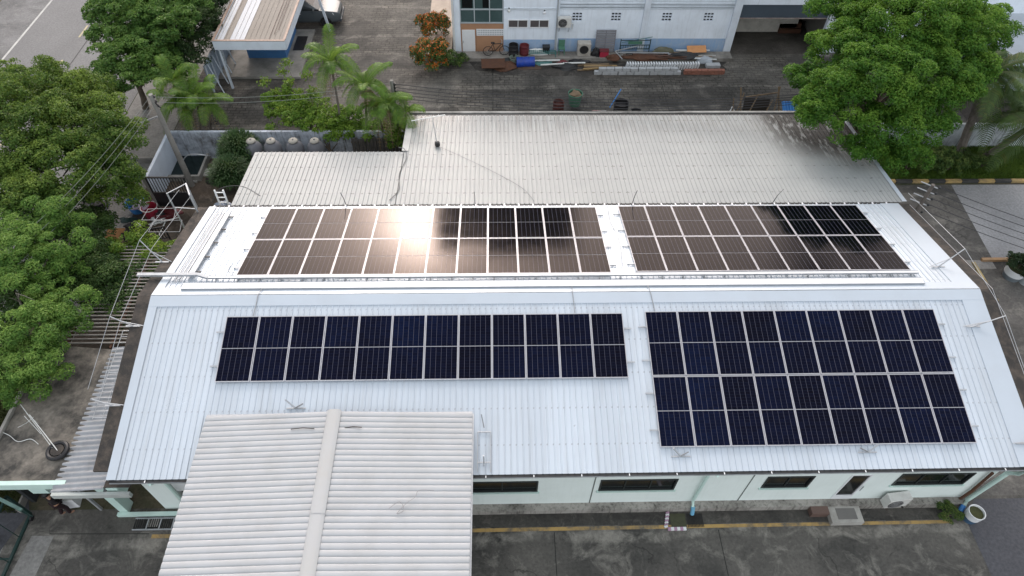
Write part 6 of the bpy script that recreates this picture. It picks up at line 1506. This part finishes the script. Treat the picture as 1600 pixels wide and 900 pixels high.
def feather(label, base, r, h, mat, n=2600):
    t = thing('weeping_shrub', label, 'shrub', base, 'feathery shrubs by the rear wall'); V = []; F = []; k = 0; b = np.array(base)
    for i in range(n):
        d = unit(RNG.normal(size=3)); d[2] = abs(d[2])*.9+.05
        st = b + np.array([0,0,h*.45]) + d*np.array([r,r,h*.5])*RNG.uniform(.3,.95); L_ = RNG.uniform(.25,.55)
        out = unit(d + np.array([0,0,.35]) + RNG.normal(size=3)*.25); p1 = st + out*L_*.6; p2 = p1 + (out*.5+np.array([0,0,-.55]))*L_*.7
        s_ = unit(np.cross(out, [0,0,1])+1e-6)*.016
        V += [st-s_, st+s_, p1+s_, p1-s_, p2]; F += [(k,k+1,k+2),(k,k+2,k+3),(k+3,k+2,k+4)]; k += 5
    mesh_np('foliage', V, F, mat, t); MB().tube([base, Vector(base)+Vector((0,0,h*.7))],[.06,.03],6).build('stem', BARK, t)
feather('rounded feathery green shrub farther back against the stained rear wall', (-13.45,13.3,0), 1.0, 2.3, LF_S, 4200)
feather('rounded feathery green shrub nearer the grey shed roof corner', (-13.5,11.5,0), 1.0, 2.0, LF_S, 4200)
# palms
def frond(V, F, base, dirv, length, droop, leaf, nl, width=.03, up0=.9, fold=.5):
    b = np.array(base, float); d = np.array([dirv[0], dirv[1], 0.0]); d /= max(np.linalg.norm(d), 1e-6)
    side = np.array([-d[1], d[0], 0])
    pts = []
    for i in range(nl+1):
        u = i/nl; pts.append(b + d*length*(u*.95) + np.array([0,0,1.0])*length*(up0*u - droop*u*u))
    pts = np.array(pts)
    for i in range(nl):   # rachis
        k = len(V); w = .022*(1-i/nl)+.006
        V += [pts[i]-side*w, pts[i]+side*w, pts[i+1]+side*w*.9, pts[i+1]-side*w*.9]; F += [(k,k+1,k+2),(k,k+2,k+3)]
    for i in range(2, nl+1):
        u = i/nl; ll = leaf*(math.sin(math.pi*min(1,u*.85+.12))**.6)*RNG.uniform(.85,1.1)
        tg = unit(pts[i]-pts[i-1])
        for s in (-1,1):
            o = unit(side*s*.85 + tg*.55 + np.array([0,0,fold*.5-.15])); tip = pts[i] + o*ll + np.array([0,0,-1])*ll*RNG.uniform(.15,.5)
            m_ = pts[i] + o*ll*.55 + np.array([0,0,.04]); w = tg*width
            k = len(V); V += [pts[i]-w*.6, pts[i]+w*.6, m_+w, m_-w, tip]; F += [(k,k+1,k+2),(k,k+2,k+3),(k+3,k+2,k+4)]
def palm(label, stems, nfr, flen, leaf, nl, mat, droop=(.55,1.35), group=None, name='areca_palm', width=.021, trunk=None, up0=(.55,1.5), r=.06, dead=0):
    b0 = Vector(stems[0][0]); t = thing(name, label, 'palm', b0, group); V = []; F = []; V2 = []; F2 = []; mb = MB()
    for base, top in stems:
        base, top = Vector(base), Vector(top); mid = base.lerp(top, .5)+Vector((.08,.05,0)); pts = [base.lerp(mid, u/4) if u <= 4 else mid.lerp(top,(u-4)/4) for u in range(9)]
        mb.tube(pts, [r*(1.15-.04*i+(.1 if i%2 else 0)) for i in range(9)], 8)
        a0 = random.uniform(0,6.28)
        for i in range(nfr):
            a = a0 + i*2.399; age = i/nfr
            frond(V, F, top, (math.cos(a), math.sin(a)), flen*random.uniform(.8,1.1), droop[0]+(droop[1]-droop[0])*age, leaf, nl, width, up0[1]+(up0[0]-up0[1])*age)
        for i in range(dead):
            a = random.uniform(0,6.28); frond(V2, F2, top-Vector((0,0,.2)), (math.cos(a), math.sin(a)), flen*.6, 2.3, leaf*.6, nl//2, width*.7, .1)
    mesh_np('crown', V, F, mat, t); mb.build('trunk', trunk or PBARK, t, smooth=True)
    if dead: mesh_np('dead_frond', V2, F2, M('dry_frond',(.20,.15,.08),(.1,.07,.04),.5,3), t)
    return t
palm('tall areca palm leftmost in the clump behind the grey shed roof', [((-8.4,14.5,0),tuple(at(517,98,5.0)))], 11, 1.55, .5, 40, LF_P, dead=5)
palm('areca palm in the middle of the clump behind the grey shed roof', [((-7.2,14.5,0),tuple(at(570,135,4.6)))], 11, 1.55, .5, 40, LF_P, dead=5)
palm('areca palm against the concrete pole at the right of the clump', [((-5.7,14.6,0),tuple(at(607,165,4.0))), ((-6.2,14.7,0),tuple(at(590,170,3.5)))], 9, 1.35, .45, 32, LF_P, droop=(.8,1.7), dead=4)
palm('drooping areca palm overhanging the corner of the grey shed roof', [((-4.9,14.7,0),tuple(at(634,178,3.4)))], 9, 1.25, .42, 30, LF_P, droop=(.8,1.6), dead=2)
palm('multi stemmed palm growing behind the pale corner wall at the left', [((-17.0,15.6,0),tuple(at(270,128,3.3))), ((-16.4,15.4,0),tuple(at(305,150,2.8))), ((-16.0,15.7,0),tuple(at(325,165,2.3))), ((-16.8,15.2,0),tuple(at(285,165,2.4)))], 10, 1.45, .5, 36, LF_P, droop=(.7,1.6), dead=3)
def sapling(label, base, pts, mat):
    t = thing('lime_sapling', label, 'tree', base); mb = MB(); P = []; Nn = []
    for q in pts:
        q = Vector(q); k = Vector(base).lerp(q, .55)+Vector((0,0,.4)); mb.tube([base, k, q], [.04,.025,.008], 5)
        n_ = 70; e = unit(RNG.normal(size=(n_,3))); P.append(np.array(q)+e*RNG.uniform(.1,.42,(n_,1))*np.array([1,1,.6])); Nn.append(unit(np.array([0,0,1.])+RNG.normal(size=(n_,3))*.5))
    V, F = leafgeo(np.concatenate(P), np.concatenate(Nn), .16, .10); mesh_np('crown', V, F, mat, t); mb.build('trunk', BARK, t); return t
sapling('thin lime leaved sapling with scattered tufts reaching left of the palms', (-9.6,14.6,0), [at(412,128,2.6),at(440,112,2.9),at(450,128,2.8),at(430,145,2.4),at(467,145,2.8),at(447,98,3.0),at(470,160,2.5),at(485,142,2.9),at(440,168,2.2),at(480,118,2.8)], LF_Y)
tree('lime_bush', 'lime green bush at the foot of the palms behind the jars', (-8.6,13.4,0), [PL(470,185,1.7,(.9,.6,.6)), PL(500,200,1.6,(1.0,.6,.7)), PL(528,208,1.4,(.95,.55,.65)), PL(490,165,2.0,(.7,.6,.5)), PL(448,165,1.7,(.7,.5,.5)), PL(558,205,1.4,(.7,.5,.6)), PL(438,185,1.5,(.8,.5,.5)), PL(425,160,1.8,(.5,.5,.4)), PL(518,182,2.0,(.8,.5,.5)), PL(545,180,1.9,(.6,.45,.5)), PL(582,205,1.4,(.5,.45,.6)), PL(602,215,1.2,(.4,.4,.5)), PL(460,150,2.2,(.5,.4,.35))], LF_Y if False else leafmat('lime_bush_leaf',(.05,.12,.015),(.10,.20,.025),(.22,.33,.04),.3), .15, .08, 5, 50, (.2,.36), .06, cat='bush')
tree('lime_bush', 'small lime bush squeezed between the concrete pole and the shed roof', (-4.8,14.2,0), [PL(622,200,1.8,(.45,.45,.7)), PL(618,222,1.4,(.4,.4,.6))], bpy.data.materials['lime_bush_leaf'], .14, .08, 6, 50, (.2,.3), .04, cat='bush')
palm('coconut palm with drooping fronds behind the big tree at the right', [((25.6,13.4,0),tuple(at(1543,116,4.6)))], 18, 2.9, .85, 54, LF_C, droop=(.6,1.35), name='coconut_palm', width=.03, up0=(.25,.95), r=.2)
palm('coconut palm leaning off to the right edge, its trunk bare and slanting', [((26.9,13.5,0),tuple(at(1622,190,3.6)))], 14, 2.6, .8, 48, LF_C, droop=(.5,1.0), name='coconut_palm', width=.03, up0=(.25,.95), r=.17)
for i,(px,r,lb) in enumerate(((1418,.75,'leftmost, beside the shed roof edge'),(1452,.8,'dark one just right of the leftmost'),(1482,.62,'middle one in front of the bare trunk'),(1508,.55,'small one between the two palm trunks'),(1536,.5,'rightmost and smallest by the slanting trunk'))):
    q = at(px,272 if i<3 else 266,0); shrub('rounded hedge shrub along the lawn kerb, '+lb, (q.x,q.y+.25,0), (r,r*.85,r*.9), LF_H, .12, .055, 11, 55, (.16,.28), 'hedge_shrub', 'shrub', group='shrubs along the lawn kerb')
shrub('tufty green weeds growing by the front right pot and downpipe foot', (16.35,-6.35,0), (.42,.3,.26), LF_H, .14, .03, 14, 40, (.12,.2), 'weeds', 'weeds')
pz = at(1576,432,0)+Vector((.1,0,.45)); t = thing('potted_shrub','dark leafy shrub growing in the white pot on the right side strip','plant',pz)
P,Nn,cc = crown_pts([(tuple(pz+Vector((0,0,.35))),(.5,.5,.35))],12,(.14,.24),45,.8,.3); V,F = leafgeo(P,Nn,.13,.06); mesh_np('foliage',V,F,LF_D,t); MB().tube([pz,pz+Vector((0,0,.4))],[.04,.02],6).build('stem',BARK,t)
# dark undergrowth: grass in the lawn, weeds in the left corner
def grass(name, label, poly_fn, n, h, mat, z=.02):
    V = []; F = []
    xy = np.array([poly_fn() for _ in range(n)]); a = RNG.uniform(0,6.28,n); hh = h*RNG.uniform(.5,1.2,n)
    dx, dy = np.cos(a)*.02, np.sin(a)*.02; lx, ly = RNG.normal(0,.4,n)*hh, RNG.normal(0,.4,n)*hh
    A_ = np.stack([xy[:,0]-dx, xy[:,1]-dy, np.full(n,z)],1); B_ = np.stack([xy[:,0]+dx, xy[:,1]+dy, np.full(n,z)],1); C_ = np.stack([xy[:,0]+lx, xy[:,1]+ly, z+hh],1)
    V = np.stack([A_,B_,C_],1).reshape(-1,3); F = np.arange(3*n).reshape(n,3)
    o = mesh_np(name, V, F, mat); return tag(o, label, 'grass', kind='stuff')
GRS = leafmat('grass_blade', (.045,.095,.015), (.10,.18,.026), (.18,.26,.045), .25, patch=.8)
grass('grass', 'short green grass of the lawn behind the painted kerb', lambda: (random.uniform(20.2,34), random.uniform(11.95,14.75)), 42000, .14, GRS)
struct('dark_soil', MB().sheet([(28,14.96),(60,14.96),(60,19.8),(28,19.8)], .004), groundmat('dark_soil_mat', (.04,.035,.03), (.025,.022,.02), (.07,.06,.05), .5))
struct('left_lawn', MB().sheet([(-21.4,-5.58),(-17.1,-5.58),(-17.1,-.5),(-18.25,-.4),(-18.3,3),(-21.4,3)], .009), groundmat('dry_lawn',(.075,.075,.03),(.05,.055,.022),(.10,.09,.045),.6))
grass('grass', 'dull green grass strip left of the gatehouse roof', lambda: (random.uniform(-21.2,-17.15), random.uniform(-5.7,-.6)), 14000, .12, leafmat('dull_grass_blade',(.03,.045,.014),(.055,.075,.022),(.09,.1,.035),.2,patch=.8))
tag(MB().bx(-17.14,-17.07,-5.7,-.4,0,.35).build('low_wall', CONC), 'low grey wall edging the grass left of the gatehouse', 'wall')
tag(MB().bx(-37.5,-36.9,-30,80,0,1.4).build('roadside_wall', CONC_D), 'dark wall along the far side of the road at the top left corner', 'wall')
